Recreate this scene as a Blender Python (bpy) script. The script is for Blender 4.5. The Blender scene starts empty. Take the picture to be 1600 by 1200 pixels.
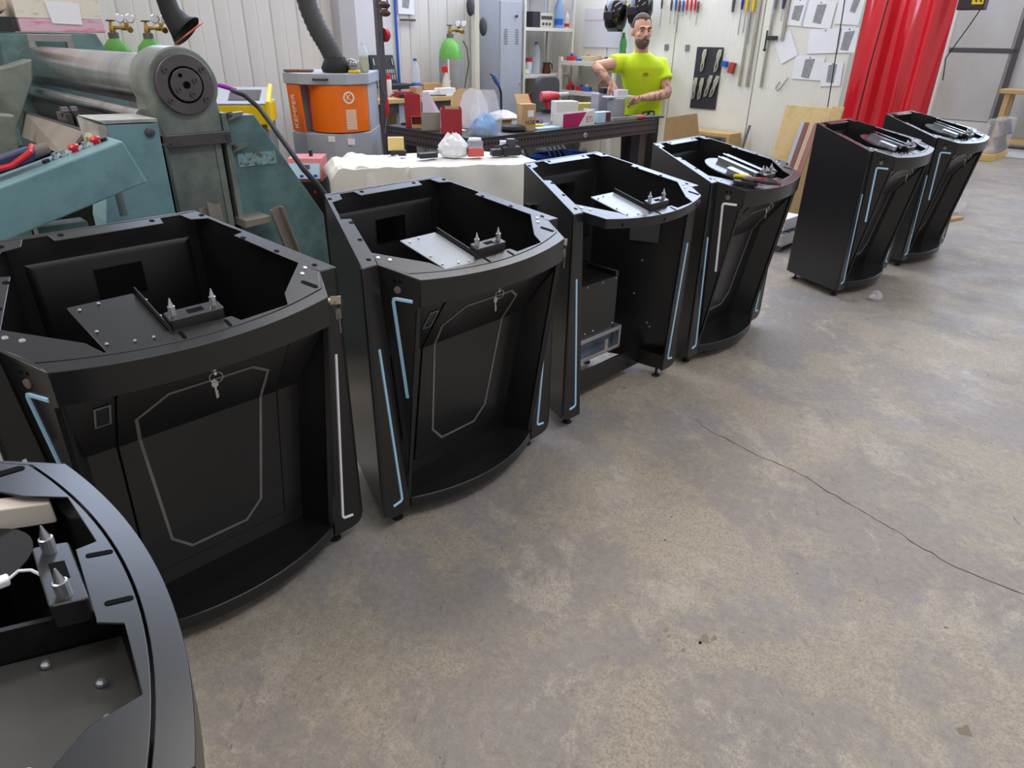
import bpy, bmesh, math, random
from mathutils import Vector, Matrix
random.seed(7)
R = math.radians
SC = bpy.context.scene
COL = SC.collection
# ---------------------------------------------------------------- camera, light, exposure
cd = bpy.data.cameras.new('camera'); cam = bpy.data.objects.new('camera', cd); COL.objects.link(cam)
cd.sensor_width = 36.0; cd.lens = 1056.69 / 1600 * 36; cd.clip_start = .02; cd.clip_end = 200
cam.matrix_world = Matrix.Translation((0, 0, 1.6)) @ Matrix.Rotation(R(90 - 27.071), 4, 'X') @ Matrix.Rotation(R(.8786), 4, 'Z')
SC.camera = cam
w = bpy.data.worlds.new('world'); SC.world = w; w.use_nodes = True
bg = w.node_tree.nodes['Background']; bg.inputs[0].default_value = (.95, .96, 1.0, 1); bg.inputs[1].default_value = .58
S2 = 2 ** -.5
def room(u, v, z=0): return Vector(((u - v) * S2, (u + v) * S2, z))
def area(name, u, v, z, su, sv, power, col=(1, .97, .93), tilt=(0, 0)):
    l = bpy.data.lights.new(name, 'AREA'); l.shape = 'RECTANGLE'; l.size = su; l.size_y = sv; l.energy = power; l.color = col
    o = bpy.data.objects.new(name, l); COL.objects.link(o); o.location = room(u, v, z); o.rotation_euler = (R(tilt[0]), R(tilt[1]), R(45))
# assumed rows of strip luminaires under the hall roof, out of view
area('assumed_ceiling_lamp', -2.2, 3.4, 5.2, 3.5, .8, 130, (1, .90, .78))
area('assumed_ceiling_lamp', 5.0, 4.2, 5.2, 4.5, .8, 100, (1, .95, .88))
area('assumed_ceiling_lamp', 2.5, -1.5, 5.6, 5.0, 1., 128, (.97, .98, 1))
area('assumed_ceiling_lamp', 8.5, .8, 5.6, 5.0, 1., 14, (.97, .98, 1))
area('assumed_ceiling_lamp', 13., 2.5, 5.6, 4.0, .5, 90, (.97, .98, 1))
VS = SC.view_settings; VS.view_transform = 'Standard'; VS.look = 'None'; VS.exposure = 0.0; VS.gamma = 1.0; VS.use_curve_mapping = False
# ---------------------------------------------------------------- materials
def lin(c):
    r = []
    for x in c[:3]:
        x /= 255.; r.append(x / 12.92 if x <= .04045 else ((x + .055) / 1.055) ** 2.4)
    return (*r, 1)
MATS = {}
def M(name, rgb, rough=.5, metal=0., var=.0, scale=9., bump=0., bscale=60., alpha=1., trans=0., spec=.5, second=None, emit=0., stretch=(1, 1, 1), cover=.5, sharp=.12):
    if name in MATS: return MATS[name]
    m = bpy.data.materials.new(name); m.use_nodes = True; nt = m.node_tree; b = nt.nodes['Principled BSDF']; N = nt.nodes.new; L = nt.links.new
    c = lin(rgb); b.inputs['Base Color'].default_value = c; b.inputs['Roughness'].default_value = rough; b.inputs['Metallic'].default_value = metal
    b.inputs['Specular IOR Level'].default_value = spec; b.inputs['Alpha'].default_value = alpha; b.inputs['Transmission Weight'].default_value = trans
    if emit: b.inputs['Emission Color'].default_value = c; b.inputs['Emission Strength'].default_value = emit
    if var or second or bump:
        tc = N('ShaderNodeTexCoord'); mp = N('ShaderNodeMapping'); L(tc.outputs['Object'], mp.inputs[0]); mp.inputs['Scale'].default_value = stretch
    if var or second:
        n = N('ShaderNodeTexNoise'); n.inputs['Scale'].default_value = scale; n.inputs['Detail'].default_value = 6; n.inputs['Roughness'].default_value = .65; L(mp.outputs[0], n.inputs[0])
        rp = N('ShaderNodeValToRGB'); L(n.outputs[0], rp.inputs[0]); e = rp.color_ramp.elements
        if second:
            e[0].position = cover - sharp; e[1].position = cover + sharp; e[0].color = c; e[1].color = lin(second)
        else:
            e[0].position = .3; e[1].position = .7; e[0].color = tuple(x * (1 - var) for x in c[:3]) + (1,); e[1].color = tuple(min(1, x * (1 + var)) for x in c[:3]) + (1,)
        L(rp.outputs[0], b.inputs['Base Color'])
    if bump:
        n2 = N('ShaderNodeTexNoise'); n2.inputs['Scale'].default_value = bscale; n2.inputs['Detail'].default_value = 3; L(mp.outputs[0], n2.inputs[0])
        bp = N('ShaderNodeBump'); bp.inputs['Strength'].default_value = bump; bp.inputs['Distance'].default_value = .01; L(n2.outputs[0], bp.inputs['Height']); L(bp.outputs[0], b.inputs['Normal'])
    MATS[name] = m; return m
black = M('black_powder_coat', (24, 24, 25), .26, var=.12, scale=3, spec=.62)
blackshade = M('black_powder_coat_shaded', (13, 13, 15), .4, var=.1, scale=4, spec=.4)  # same coat, darkened: the shade of the interior is put into its colour
gloss = M('gloss_black', (10, 10, 12), .12, spec=.6)
gap = M('dark_gap', (6, 6, 7), .8, spec=.1)
trimg = M('satin_grey_trim', (118, 114, 114), .4, var=.15, scale=20)
film = M('pale_blue_film_strip', (176, 222, 252), .3, var=.03, scale=30, emit=.0)
acryl = M('white_acrylic_strip', (244, 244, 248), .3, var=.03, scale=30)
steel = M('zinc_steel', (190, 192, 196), .28, .9, var=.1, scale=25)
chrome = M('chrome', (215, 217, 222), .1, 1.)
brass = M('brass', (178, 150, 80), .3, .9, var=.15, scale=40)
rubber = M('black_rubber', (22, 22, 23), .7, var=.2, scale=20)
papr = M('white_paper', (232, 232, 236), .8, var=.03, scale=5)
white = M('white_paint', (216, 214, 208), .55, var=.05, scale=6)
kraft = M('kraft_cardboard', (186, 152, 108), .8, var=.1, scale=12, bump=.1, bscale=120)
redp = M('red_card', (158, 32, 44), .55, var=.12, scale=10)
redpl = M('red_plastic', (205, 28, 36), .35, var=.08, scale=20)
bluepl = M('blue_plastic', (28, 92, 190), .4, var=.1, scale=20)
greypl = M('grey_plastic', (120, 124, 130), .5, var=.08, scale=10)
dkpl = M('dark_plastic', (34, 35, 38), .5, var=.15, scale=20)
wood = M('pale_wood', (196, 164, 112), .65, var=.14, scale=5, stretch=(1, 8, 8), bump=.1)
yell = M('yellow_plastic', (235, 200, 20), .4, var=.06, scale=20)
orange = M('orange_paint', (238, 112, 10), .38, var=.04, scale=4)
lgrey = M('light_grey_paint', (168, 172, 182), .45, var=.05, scale=5)
teal = M('worn_teal_paint', (118, 156, 162), .45, second=(96, 130, 138), scale=7, cover=.6, sharp=.14, bump=.08, bscale=25)
tealD = M('oily_teal_paint', (104, 134, 134), .38, second=(66, 84, 86), scale=5, cover=.58, sharp=.16, bump=.08, bscale=25)
tealX = M('green_grey_cast_iron', (130, 138, 130), .36, second=(80, 84, 80), scale=5, cover=.56, sharp=.18, bump=.1, bscale=30, spec=.6)
dksteel = M('oily_dark_steel', (82, 78, 80), .38, .55, second=(112, 106, 106), scale=6, cover=.5, sharp=.3)
scale_steel = M('mill_scale_steel', (140, 130, 122), .5, .3, second=(172, 160, 146), scale=4, cover=.5, sharp=.3)
greensh = M('green_cylinder_shoulder', (104, 178, 78), .4, var=.08, scale=12)
cylgrey = M('grey_cylinder_paint', (150, 148, 148), .45, var=.12, scale=10)
clearpl = M('clear_plastic', (214, 226, 240), .08, alpha=.35, spec=.6)
greygl = M('smoky_plastic', (70, 74, 80), .1, alpha=.55)
bagm = M('thin_plastic_bag', (236, 236, 240), .2, alpha=.3, var=.06, scale=20)
foam = M('white_foam_sheet', (232, 230, 224), .75, var=.05, scale=7, bump=.15, bscale=40, alpha=.93)
# ---------------------------------------------------------------- mesh helpers
class MB:
    def __init__(s): s.v = []; s.f = []
    def add(s, vs, fs):
        o = len(s.v); s.v += [tuple(v) for v in vs]; s.f += [tuple(i + o for i in f) for f in fs]; return s
    def box(s, x0, x1, y0, y1, z0, z1, mx=None):
        vs = [Vector((x, y, z)) for z in (z0, z1) for x, y in ((x0, y0), (x1, y0), (x1, y1), (x0, y1))]
        if mx: vs = [mx @ v for v in vs]
        return s.add(vs, [(0, 3, 2, 1), (4, 5, 6, 7), (0, 1, 5, 4), (1, 2, 6, 5), (2, 3, 7, 6), (3, 0, 4, 7)])
    def loft(s, rings, cap=True, closed=True):
        n = len(rings[0]); fs = []
        for i in range(len(rings) - 1):
            for j in range(n if closed else n - 1):
                k = (j + 1) % n; fs.append((i * n + j, i * n + k, (i + 1) * n + k, (i + 1) * n + j))
        if cap: fs += [tuple(range(n - 1, -1, -1)), tuple((len(rings) - 1) * n + j for j in range(n))]
        return s.add([p for r in rings for p in r], fs)
    def prism(s, poly, fa, fb):       # fa / fb map a 2-d point to the two end faces
        return s.loft([[fa(*p) for p in poly], [fb(*p) for p in poly]])
    def pz(s, poly, z0, z1): return s.prism(poly, lambda x, y: (x, y, z0), lambda x, y: (x, y, z1))
    def py(s, poly, y0, y1): return s.prism(poly, lambda x, z: (x, y0, z), lambda x, z: (x, y1, z))
    def px(s, poly, x0, x1): return s.prism(poly, lambda y, z: (x0, y, z), lambda y, z: (x1, y, z))
    def cyl(s, p0, p1, r0, r1=None, n=16):
        return s.tube([p0, p1], [r0, r0 if r1 is None else r1], n)
    def tube(s, path, r, n=8, cap=True):
        path = [Vector(p) for p in path]; rs = r if isinstance(r, (list, tuple)) else [r] * len(path); rings = []; up = None
        for i, p in enumerate(path):
            t = (path[min(i + 1, len(path) - 1)] - path[max(i - 1, 0)]).normalized()
            if up is None: up = Vector((0, 0, 1)) if abs(t.z) < .9 else Vector((1, 0, 0))
            a = up - t * up.dot(t)
            if a.length < 1e-4: a = Vector((1, 0, 0)) - t * t.x
            a.normalize(); b = t.cross(a); up = a
            rings.append([p + (a * math.cos(k * 2 * math.pi / n) + b * math.sin(k * 2 * math.pi / n)) * rs[i] for k in range(n)])
        return s.loft(rings, cap)
    def lathe(s, prof, c=(0, 0, 0), n=20, sx=1, sy=1):
        return s.loft([[(c[0] + sx * max(r, 1e-4) * math.cos(k * 2 * math.pi / n), c[1] + sy * max(r, 1e-4) * math.sin(k * 2 * math.pi / n), c[2] + z) for k in range(n)] for r, z in prof])
    def ball(s, c, r, n=12, m=8):
        rx, ry, rz = r if isinstance(r, (list, tuple)) else (r, r, r)
        return s.loft([[(c[0] + rx * math.sin(max(.02, min(math.pi - .02, i * math.pi / m))) * math.cos(k * 2 * math.pi / n), c[1] + ry * math.sin(max(.02, min(math.pi - .02, i * math.pi / m))) * math.sin(k * 2 * math.pi / n), c[2] - rz * math.cos(i * math.pi / m)) for k in range(n)] for i in range(m + 1)])
    def torus(s, c, rad, r, ax=(0, 0, 1), n=24, m=8):
        ax = Vector(ax).normalized(); a = ax.orthogonal().normalized(); b = ax.cross(a); c = Vector(c); vs = []; fs = []
        for i in range(n):
            d = a * math.cos(i * 2 * math.pi / n) + b * math.sin(i * 2 * math.pi / n)
            for j in range(m):
                vs.append(c + d * (rad + r * math.cos(j * 2 * math.pi / m)) + ax * r * math.sin(j * 2 * math.pi / m))
                fs.append((i * m + j, ((i + 1) % n) * m + j, ((i + 1) % n) * m + (j + 1) % m, i * m + (j + 1) % m))
        return s.add(vs, fs)
    def ribbon(s, path, nrm, wd, h):
        path = [Vector(p) for p in path]; rings = []
        for i, p in enumerate(path):
            n = Vector(nrm[i] if isinstance(nrm[0], (tuple, list, Vector)) else nrm).normalized()
            t0 = (path[i] - path[i - 1]).normalized() if i else None; t1 = (path[i + 1] - path[i]).normalized() if i < len(path) - 1 else None
            t = (t0 + t1).normalized() if t0 and t1 else (t0 or t1); side = n.cross(t).normalized()
            k = wd / 2 / max(.5, (t.dot(t0) if t0 else 1))
            rings.append([p - side * k, p - side * k * .7 + n * h, p + side * k * .7 + n * h, p + side * k])
        return s.loft(rings)
    def grid(s, pts, nx): 
        ny = len(pts) // nx
        return s.add(pts, [(j * nx + i, j * nx + i + 1, (j + 1) * nx + i + 1, (j + 1) * nx + i) for j in range(ny - 1) for i in range(nx - 1)])
    def mirror(s):
        n = len(s.v); s.v += [(-x, y, z) for x, y, z in s.v]; s.f += [tuple(i + n for i in reversed(f)) for f in s.f]; return s
    def flip(s): s.v = [(-x, y, z) for x, y, z in s.v]; s.f = [tuple(reversed(f)) for f in s.f]; return s
    def mesh(s, name, m, smooth=35):
        me = bpy.data.meshes.new(name); me.from_pydata(s.v, [], s.f); bm = bmesh.new(); bm.from_mesh(me)
        bmesh.ops.remove_doubles(bm, verts=bm.verts, dist=1e-6); bmesh.ops.recalc_face_normals(bm, faces=bm.faces); bm.to_mesh(me); bm.free()
        if m: me.materials.append(m)
        if smooth: me.shade_smooth(); me.set_sharp_from_angle(angle=R(smooth))
        return me
    def build(s, name, m, parent=None, smooth=35, bevel=0, solid=0, sub=0, **k):
        o = bpy.data.objects.new(name, s.mesh(name, m, smooth)); COL.objects.link(o); o.parent = parent
        if solid: md = o.modifiers.new('thick', 'SOLIDIFY'); md.thickness = solid; md.offset = 0
        if sub: md = o.modifiers.new('sub', 'SUBSURF'); md.levels = md.render_levels = sub
        if bevel: md = o.modifiers.new('bevel', 'BEVEL'); md.width = bevel; md.segments = 2; md.limit_method = 'ANGLE'; md.angle_limit = R(40)
        if k: tag(o, **k)
        return o
def tag(o, label=None, cat=None, group=None, kind=None, loc=None, rz=None):
    if label: o['label'] = label
    if cat: o['category'] = cat
    if group: o['group'] = group
    if kind: o['kind'] = kind
    if loc is not None: o.location = loc
    if rz is not None: o.rotation_euler = (0, 0, rz)
    return o
def thing(name, label, cat, loc=(0, 0, 0), rz=0., group=None):
    o = bpy.data.objects.new(name, None); COL.objects.link(o); o.empty_display_size = .1
    return tag(o, label, cat, group, loc=loc, rz=rz)
def rthing(name, label, cat, u, v, z=0, rot=0, group=None): return thing(name, label, cat, room(u, v, z), R(45 + rot), group)
def share(name, me, parent, loc=(0, 0, 0), rot=(0, 0, 0)):
    o = bpy.data.objects.new(name, me); COL.objects.link(o); o.parent = parent; o.location = loc; o.rotation_euler = rot; return o
def text(name, s, size, m, parent, mx, ext=.001, align='CENTER'):
    c = bpy.data.curves.new(name, 'FONT'); c.body = s; c.size = size; c.extrude = ext; c.align_x = align; c.align_y = 'CENTER'; c.resolution_u = 3
    t = bpy.data.objects.new(name, c); COL.objects.link(t); bpy.context.view_layer.update()
    me = bpy.data.meshes.new_from_object(t.evaluated_get(bpy.context.evaluated_depsgraph_get())); bpy.data.objects.remove(t); bpy.data.curves.remove(c)
    me.name = name; me.materials.clear(); me.materials.append(m)
    o = bpy.data.objects.new(name, me); COL.objects.link(o); o.parent = parent; o.matrix_local = mx; return o
def rect(x0, x1, y0, y1): return [(x0, y0), (x1, y0), (x1, y1), (x0, y1)]
def rrect(x0, x1, y0, y1, r, n=4):
    p = []
    for cx, cy, a in ((x1 - r, y1 - r, 0), (x0 + r, y1 - r, 90), (x0 + r, y0 + r, 180), (x1 - r, y0 + r, 270)):
        p += [(cx + r * math.cos(R(a + 90 * i / n)), cy + r * math.sin(R(a + 90 * i / n))) for i in range(n + 1)]
    return p
# ---------------------------------------------------------------- the setting
def floor_mat():
    m = bpy.data.materials.new('worn_concrete'); m.use_nodes = True; nt = m.node_tree; b = nt.nodes['Principled BSDF']; N = nt.nodes.new; L = nt.links.new
    tc = N('ShaderNodeTexCoord')
    def noise(sc, det=8, ro=.6, st=(1, 1, 1), off=0, dist=0.):
        mp = N('ShaderNodeMapping'); mp.inputs['Scale'].default_value = st; mp.inputs['Location'].default_value = (off, off * 1.7, 0); mp.inputs['Rotation'].default_value = (0, 0, .6); L(tc.outputs['Object'], mp.inputs[0])
        n = N('ShaderNodeTexNoise'); n.inputs['Scale'].default_value = sc; n.inputs['Detail'].default_value = det; n.inputs['Roughness'].default_value = ro; n.inputs['Distortion'].default_value = dist; L(mp.outputs[0], n.inputs[0]); return n.outputs[0]
    def ramp(x, a, c, b_=(0, 0, 0, 1), e=(1, 1, 1, 1)):
        r = N('ShaderNodeValToRGB'); L(x, r.inputs[0]); el = r.color_ramp.elements; el[0].position = a; el[1].position = c; el[0].color = b_; el[1].color = e; return r.outputs[0]
    def mix(f, a, c, mode='MIX'):
        x = N('ShaderNodeMix'); x.data_type = 'RGBA'; x.blend_type = mode
        if isinstance(f, float): x.inputs[0].default_value = f
        else: L(f, x.inputs[0])
        L(a, x.inputs[6]) if not isinstance(a, tuple) else setattr(x.inputs[6], 'default_value', a)
        L(c, x.inputs[7]) if not isinstance(c, tuple) else setattr(x.inputs[7], 'default_value', c)
        return x.outputs[2]
    def mul(a, c):
        x = N('ShaderNodeMath'); x.operation = 'MULTIPLY'; L(a, x.inputs[0]); L(c, x.inputs[1]); return x.outputs[0]
    c = ramp(noise(.5, 4, .55), .32, .68, lin((137, 128, 121)), lin((150, 142, 135)))
    c = mix(mul(ramp(noise(1.0, 5, .6, (1, 1, 1), 31.0, .4), .52, .62), ramp(noise(40, 3, .6), .3, .6)), c, lin((143, 139, 140)))
    worn = ramp(noise(1.5, 14, .74, (1, 1, 1), 3.1, .25), .47, .545); speck = ramp(noise(105, 6, .72, (1, 1, 1), 9.2), .455, .50)
    c = mix(mul(worn, speck), c, lin((165, 153, 134)))
    worn2 = ramp(noise(3.4, 14, .78, (1, .6, 1), 14.4, .3), .54, .60); c = mix(mul(worn2, ramp(noise(150, 6, .75, (1, 1, 1), 2.2), .45, .5)), c, lin((172, 162, 148)))
    scr = mul(ramp(noise(16, 6, .7, (1, .13, 1), 6.3, .3), .63, .68), ramp(noise(1.4, 4, .6, (1, 1, 1), 44.), .50, .6)); c = mix(mul(scr, ramp(noise(160, 3, .7), .4, .55)), c, lin((108, 98, 86)))
    c = mix(ramp(noise(9, 2, .5, (1, 1, 1), 21), .785, .80), c, lin((104, 95, 76)))
    c = mix(ramp(noise(30, 3, .5, (1, 1, 1), 4.7), .735, .755), c, lin((86, 79, 70)))
    c = mix(mul(ramp(noise(46, 4, .65, (1, .3, 1), 71.), .64, .69), ramp(noise(1.1, 3, .6, (1, 1, 1), 52.), .40, .6)), c, lin((110, 101, 93)))
    fine = ramp(noise(170, 6, .85), .30, .70, (.22, .22, .22, 1), (.78, .78, .78, 1)); c = mix(.42, c, fine, 'OVERLAY')
    mott = ramp(noise(34, 5, .75, (1, 1, 1), 63.), .34, .66, (.36, .36, .36, 1), (.64, .64, .64, 1)); c = mix(.45, c, mott, 'OVERLAY')
    L(c, b.inputs['Base Color'])
    r = ramp(noise(3, 6, .6, (1, 1, 1), 8), .3, .7, (.4, .4, .4, 1), (.62, .62, .62, 1)); L(r, b.inputs['Roughness']); b.inputs['Specular IOR Level'].default_value = .4
    bp = N('ShaderNodeBump'); bp.inputs['Strength'].default_value = .12; bp.inputs['Distance'].default_value = .004; L(noise(110, 4, .7), bp.inputs['Height']); L(bp.outputs[0], b.inputs['Normal'])
    return m
fl = MB().box(-12, 24, -10, 24, -.1, 0).build('floor', floor_mat(), smooth=0, kind='structure', label='worn grey concrete workshop floor')
def crack():
    pts = [(2.60, 1.36), (2.554, 1.287), (2.515, 1.01), (2.515, .808), (2.448, .573), (2.411, .396), (2.358, .21), (2.372, -.013), (2.35, -.2)]
    rnd = random.Random(3); P = []
    for (a, b), (c, d) in zip(pts, pts[1:]):
        for k in range(7): t = k / 7; P.append(room(a + (c - a) * t + rnd.uniform(-.007, .007), b + (d - b) * t, .0006))
    m = MB(); rings = []
    for i, p in enumerate(P):
        wd = .0008 + .0022 * rnd.random() * min(1, i / 8); n = room(1, 0) ; rings.append([p - n * wd, p + n * wd])
    m.loft(rings, False, False); m.build('floor_crack', M('crack_dark', (74, 66, 60), .9), fl, 0)
    s = MB(); rnd = random.Random(11)
    for (u, v, r) in ((1.45, .62, .018), (1.475, .60, .010), (1.40, .72, .009), (1.385, .70, .007), (1.37, .64, .008), (1.43, .62, .006), (1.56, .55, .005), (1.68, -.02, .02), (.93, .45, .016)):
        s.add([room(u + r * (1 + .35 * math.sin(a * 2.3 + u * 9)) * math.cos(a) * 1.0, v + r * (.7 + .3 * math.cos(a * 3 + v * 7)) * math.sin(a), .0005) for a in [k * math.pi / 8 for k in range(16)]], [tuple(range(16))])
    s.build('oil_spots', M('oil_spot', (122, 113, 94), .35), fl, 0)
crack()
# left wall: ribbed sheet panels (v = 6.28), each panel its own piece
sheet = M('cream_sheet_metal', (212, 208, 205), .5, var=.045, scale=2.5, stretch=(1, 1, .25), bump=.04, bscale=6)
wl = MB().box(-2.5, 6.98, .06, .16, 0, 2.2).build('wall_left', sheet, smooth=0, kind='structure', label='cream ribbed sheet metal wall behind the machine', loc=room(0, 6.26), rz=R(45))
prof = [(0, .030), (.006, .02), (.014, .018), (.108, .018), (.113, .021), (.119, .021), (.124, .018), (.222, .018), (.228, .023), (.238, .023), (.2495, .030)]
pm = MB().loft([[(x, y, 0), (x, y, 2.2), (x, .06, 2.2), (x, .06, 0)] for x, y in prof]).mesh('wall_panel', sheet, 20)
for k in range(-9, 28): share('wall_panel', pm, wl, (k * .25 - .02, 0, 0))
# tool wall (u = 6.9) of four fine-ribbed panels
def ribm():
    m = M('fine_ribbed_panel', (228, 225, 215), .55, var=.04, scale=2); nt = m.node_tree; b = nt.nodes['Principled BSDF']
    tc = nt.nodes.new('ShaderNodeTexCoord'); wv = nt.nodes.new('ShaderNodeTexWave'); wv.bands_direction = 'Y'; wv.inputs['Scale'].default_value = 14; wv.inputs['Distortion'].default_value = .15
    bp = nt.nodes.new('ShaderNodeBump'); bp.inputs['Strength'].default_value = .25; bp.inputs['Distance'].default_value = .006
    nt.links.new(tc.outputs['Object'], wv.inputs[0]); nt.links.new(wv.outputs[0], bp.inputs['Height']); nt.links.new(bp.outputs[0], b.inputs['Normal']); return m
rib = ribm()
# assumed high window bands standing on the walls, added to brighten kiosk top reflections
daylight = M('assumed_glowing_pane', (214, 228, 255), .4, emit=5.5); wfr = M('assumed_frame_grey', (150, 152, 156), .5)  # glow of the panes is an assumed source, not in view
def assumed_clerestory(name, label, loc, rz, n, wd, za=2.2, zb=4.5):
    w_ = MB().box(0, n * wd, 0, .06, za, za + .07).box(0, n * wd, 0, .06, zb - .07, zb).build(name, wfr, smooth=0, kind='structure', label=label, loc=loc, rz=rz)
    for k in range(n + 1): MB().box(k * wd - .03, k * wd + .03, 0, .06, za + .07, zb - .07).build('mullion', wfr, w_, 0)
    for k in range(n): MB().box(k * wd + .03, (k + 1) * wd - .03, 0.02, .04, za + .07, zb - .07).build('pane', daylight, w_, 0)
assumed_clerestory('assumed_window_1', 'assumed high milky daylight window band above the cream wall', room(1.9, 6.3), R(45), 5, 1.0)  # added above the view, its light assumed from the kiosk reflections
assumed_clerestory('assumed_window_2', 'assumed high milky daylight window band above the tool wall', room(6.93, 6.3), R(-45), 4, .9)  # added just above the view to light the kiosk tops
assumed_clerestory('assumed_window_3', 'assumed high daylight window band on the far end wall', room(15.5, 8), R(-45), 10, 1.0, 2.8, 4.9)  # unseen glowing band, added so the far kiosk tops reflect pale light
wt = MB().box(.03, .12, -3.62, 0, 0, 2.2).build('wall_back', rib, smooth=0, kind='structure', label='off white panelled tool wall behind the person', loc=room(6.9, 6.3), rz=R(45))
for a, b in ((-.86, 0), (-1.765, -.87), (-2.735, -1.775), (-3.62, -2.745)):
    MB().box(0, .03, a, b, 0, 2.2).build('wall_panel', rib, wt, 0, bevel=.004)
# far end of the hall with a translucent sliding door
poly = M('milky_polycarbonate', (196, 196, 198), .3, second=(178, 168, 156), scale=1.2, cover=.55, sharp=.25, stretch=(1, 1, .4))
fw = MB().box(0, .15, -9, 12, 0, 5).build('wall_far', M('far_plaster', (205, 204, 204), .7, var=.08, scale=1.5), smooth=0, kind='structure', label='pale end wall of the hall beyond the red curtain', loc=room(15.6, 0), rz=R(45))
d1 = MB().box(-.12, -.06, 3.16, 5.2, .12, 4).build('door_1', M('door_frame_grey', (150, 148, 150), .5), smooth=0, kind='structure', label='milky translucent sliding door with grey frame', loc=room(15.6, 0), rz=R(45))
for z0, z1 in ((.36, 1.48), (1.56, 3.6)):
    MB().box(-.14, -.12, 3.27, 5.1, z0, z1).build('pane', poly, d1, 0)
MB().box(-.15, -.12, 3.16, 5.2, 1.49, 1.55).build('rail', M('dark_rail', (74, 72, 74), .5), d1, 0)
MB().box(-.15, -.12, 3.13, 3.22, .12, 4).build('stile', M('dark_rail', (74, 72, 74), .5), d1, 0)
MB().box(-.2, -.1, 3.2, 5.2, .0, .34).build('sill', white, d1, 0)
sl = MB().box(13.6, 15.6, -2, 3.05, 0, .02).build('trim_1', M('pale_slab', (184, 186, 190), .5, var=.06, scale=2), smooth=0, kind='structure', label='pale grey floor slab at the hall end', loc=(0, 0, 0), rz=R(45))
# ---------------------------------------------------------------- the kiosks (front faces local -y)
def tz(y): return .992 + .2542 * y
def PY(z): return .028 + (.655 - z) * (.094 / .555) if z < .655 else .028 - (z - .655) * (.128 / .202)
def arc(x, xe, ye, yc):             # y on a circular arc through (+-xe, ye) and (0, yc)
    sg = ye - yc; r = (xe * xe + sg * sg) / (2 * sg); return yc + r - math.sqrt(r * r - x * x)
NA = 24
OUT = [(.339 * (2 * i / NA - 1), arc(.339 * (2 * i / NA - 1), .339, -.127, -.178)) for i in range(NA + 1)]
GAP = [(.35 * (2 * i / NA - 1), arc(.35 * (2 * i / NA - 1), .35, -.08, -.142)) for i in range(NA + 1)]
def slab(poly, t=.004, dz=0.): return MB().prism(poly, lambda x, y: (x, y, tz(y) + dz), lambda x, y: (x, y, tz(y) + dz - t))
KM = {}
def kp(key, fn, m, smooth=35):
    if key not in KM: KM[key] = fn().mesh(key, m, smooth)
    return KM[key]
def side_panel(s):
    a = Vector((s * .452, 0, 0)); b = Vector((s * .257, .468, 0)); d = (b - a); Ln = d.length; d.normalize(); inn = Vector((-d.y * s, d.x * s, 0))
    if inn.x * s > 0: inn = -inn
    poly = [(0, .095), (.008, .07), (.03, .058), (Ln - .03, .058), (Ln - .008, .066), (Ln, .085), (Ln, tz(.468) - .001), (0, tz(0) - .001)]
    return MB().prism(poly, lambda t, z: a + d * t + Vector((0, 0, z)), lambda t, z: a + d * t + inn * .01 + Vector((0, 0, z)))
def strip_face(s):
    poly = [(.3965, tz(0) - .001), (.333, .052), (.405, .054), (.43, .06), (.445, .075), (.4525, .10), (.4525, tz(0) - .001)]
    return MB().py([(s * x, z) for x, z in poly], -.0015, .012)
def hook_strip(s):
    p = [(.4165, .721), (.372, .128), (.372, .118), (.378, .111), (.411, .106)]
    return MB().ribbon([(s * x, -.0012, z) for x, z in p], (0, -1, 0), .0095, .004)
CA = Vector((.395, 0, .992)); CB = Vector((.339, -.127, .9597)); CC = Vector((.331, 0, .1))
CN = (CB - CA).cross(CC - CA).normalized(); CN = CN if CN.x > 0 else -CN
def chk(y, z, off=0.):              # point on the cheek plane
    x = CA.x - (CN.y * (y - CA.y) + CN.z * (z - CA.z)) / CN.x; return Vector((x, y, z)) + CN * off
def mx(s, v): return Vector((s * v[0], v[1], v[2]))
def cheek(s):
    o = [CA, CB, Vector((.335, -.118, .87)), CC]; i = [p + Vector((-.012, .01, 0)) for p in o]
    return MB().loft([[mx(s, p) for p in o], [mx(s, p) for p in i]])
def seven(s):
    p = [chk(-.096, .886), chk(-.045, .888), chk(-.037, .886), chk(-.034, .878), chk(-.039, .536)]
    return MB().ribbon([mx(s, q) for q in p], mx(s, CN), .0115, .004)
def band():
    r = []
    for (x, y), (gx, gy) in zip(OUT, GAP):
        r.append([(x, y, tz(y)), (x, y + .004, .874), (x * .985, max(PY(.874), y + .012) + .012, .868), (gx, gy + .012, tz(gy) - .03), (gx, gy - .003, tz(gy - .003) - .002), (gx, gy - .003, tz(gy - .003))])
    return MB().loft(r)
def rim(s):                        # folded rim over the cheek, beside the top plate
    p = [(.3965, 0), (.339, -.127), (.347, -.084), (.39, .003)]
    return slab([(s * x, y) for x, y in p], .012)
def recess(s):
    A = Vector((.336, -.118, .872)); F = Vector((.292, .028, .655)); B = Vector((.282, .122, .098)); C = Vector((.331, 0, .098)); t = Vector((.01, .004, 0)); m = MB()
    for tri in ((A, F, C), (F, B, C)): m.loft([[mx(s, p) for p in tri], [mx(s, p + t) for p in tri]])
    return m
def bent(o, off, th):
    up = [p for p in o if p[1] >= .655 - 1e-6]; lo = [p for p in o if p[1] <= .655 + 1e-6]; n = len(o); m = MB()
    vs = [(x, PY(z) - off, z) for x, z in o] + [(x, PY(z) - off + th, z) for x, z in o]; ix = {p: i for i, p in enumerate(o)}
    fs = [tuple(ix[p] for p in up), tuple(ix[p] for p in lo)]; fs += [tuple(n + i for i in reversed(f)) for f in fs]
    fs += [(i, (i + 1) % n, n + (i + 1) % n, n + i) for i in range(n)]
    return m.add(vs, fs)
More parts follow.
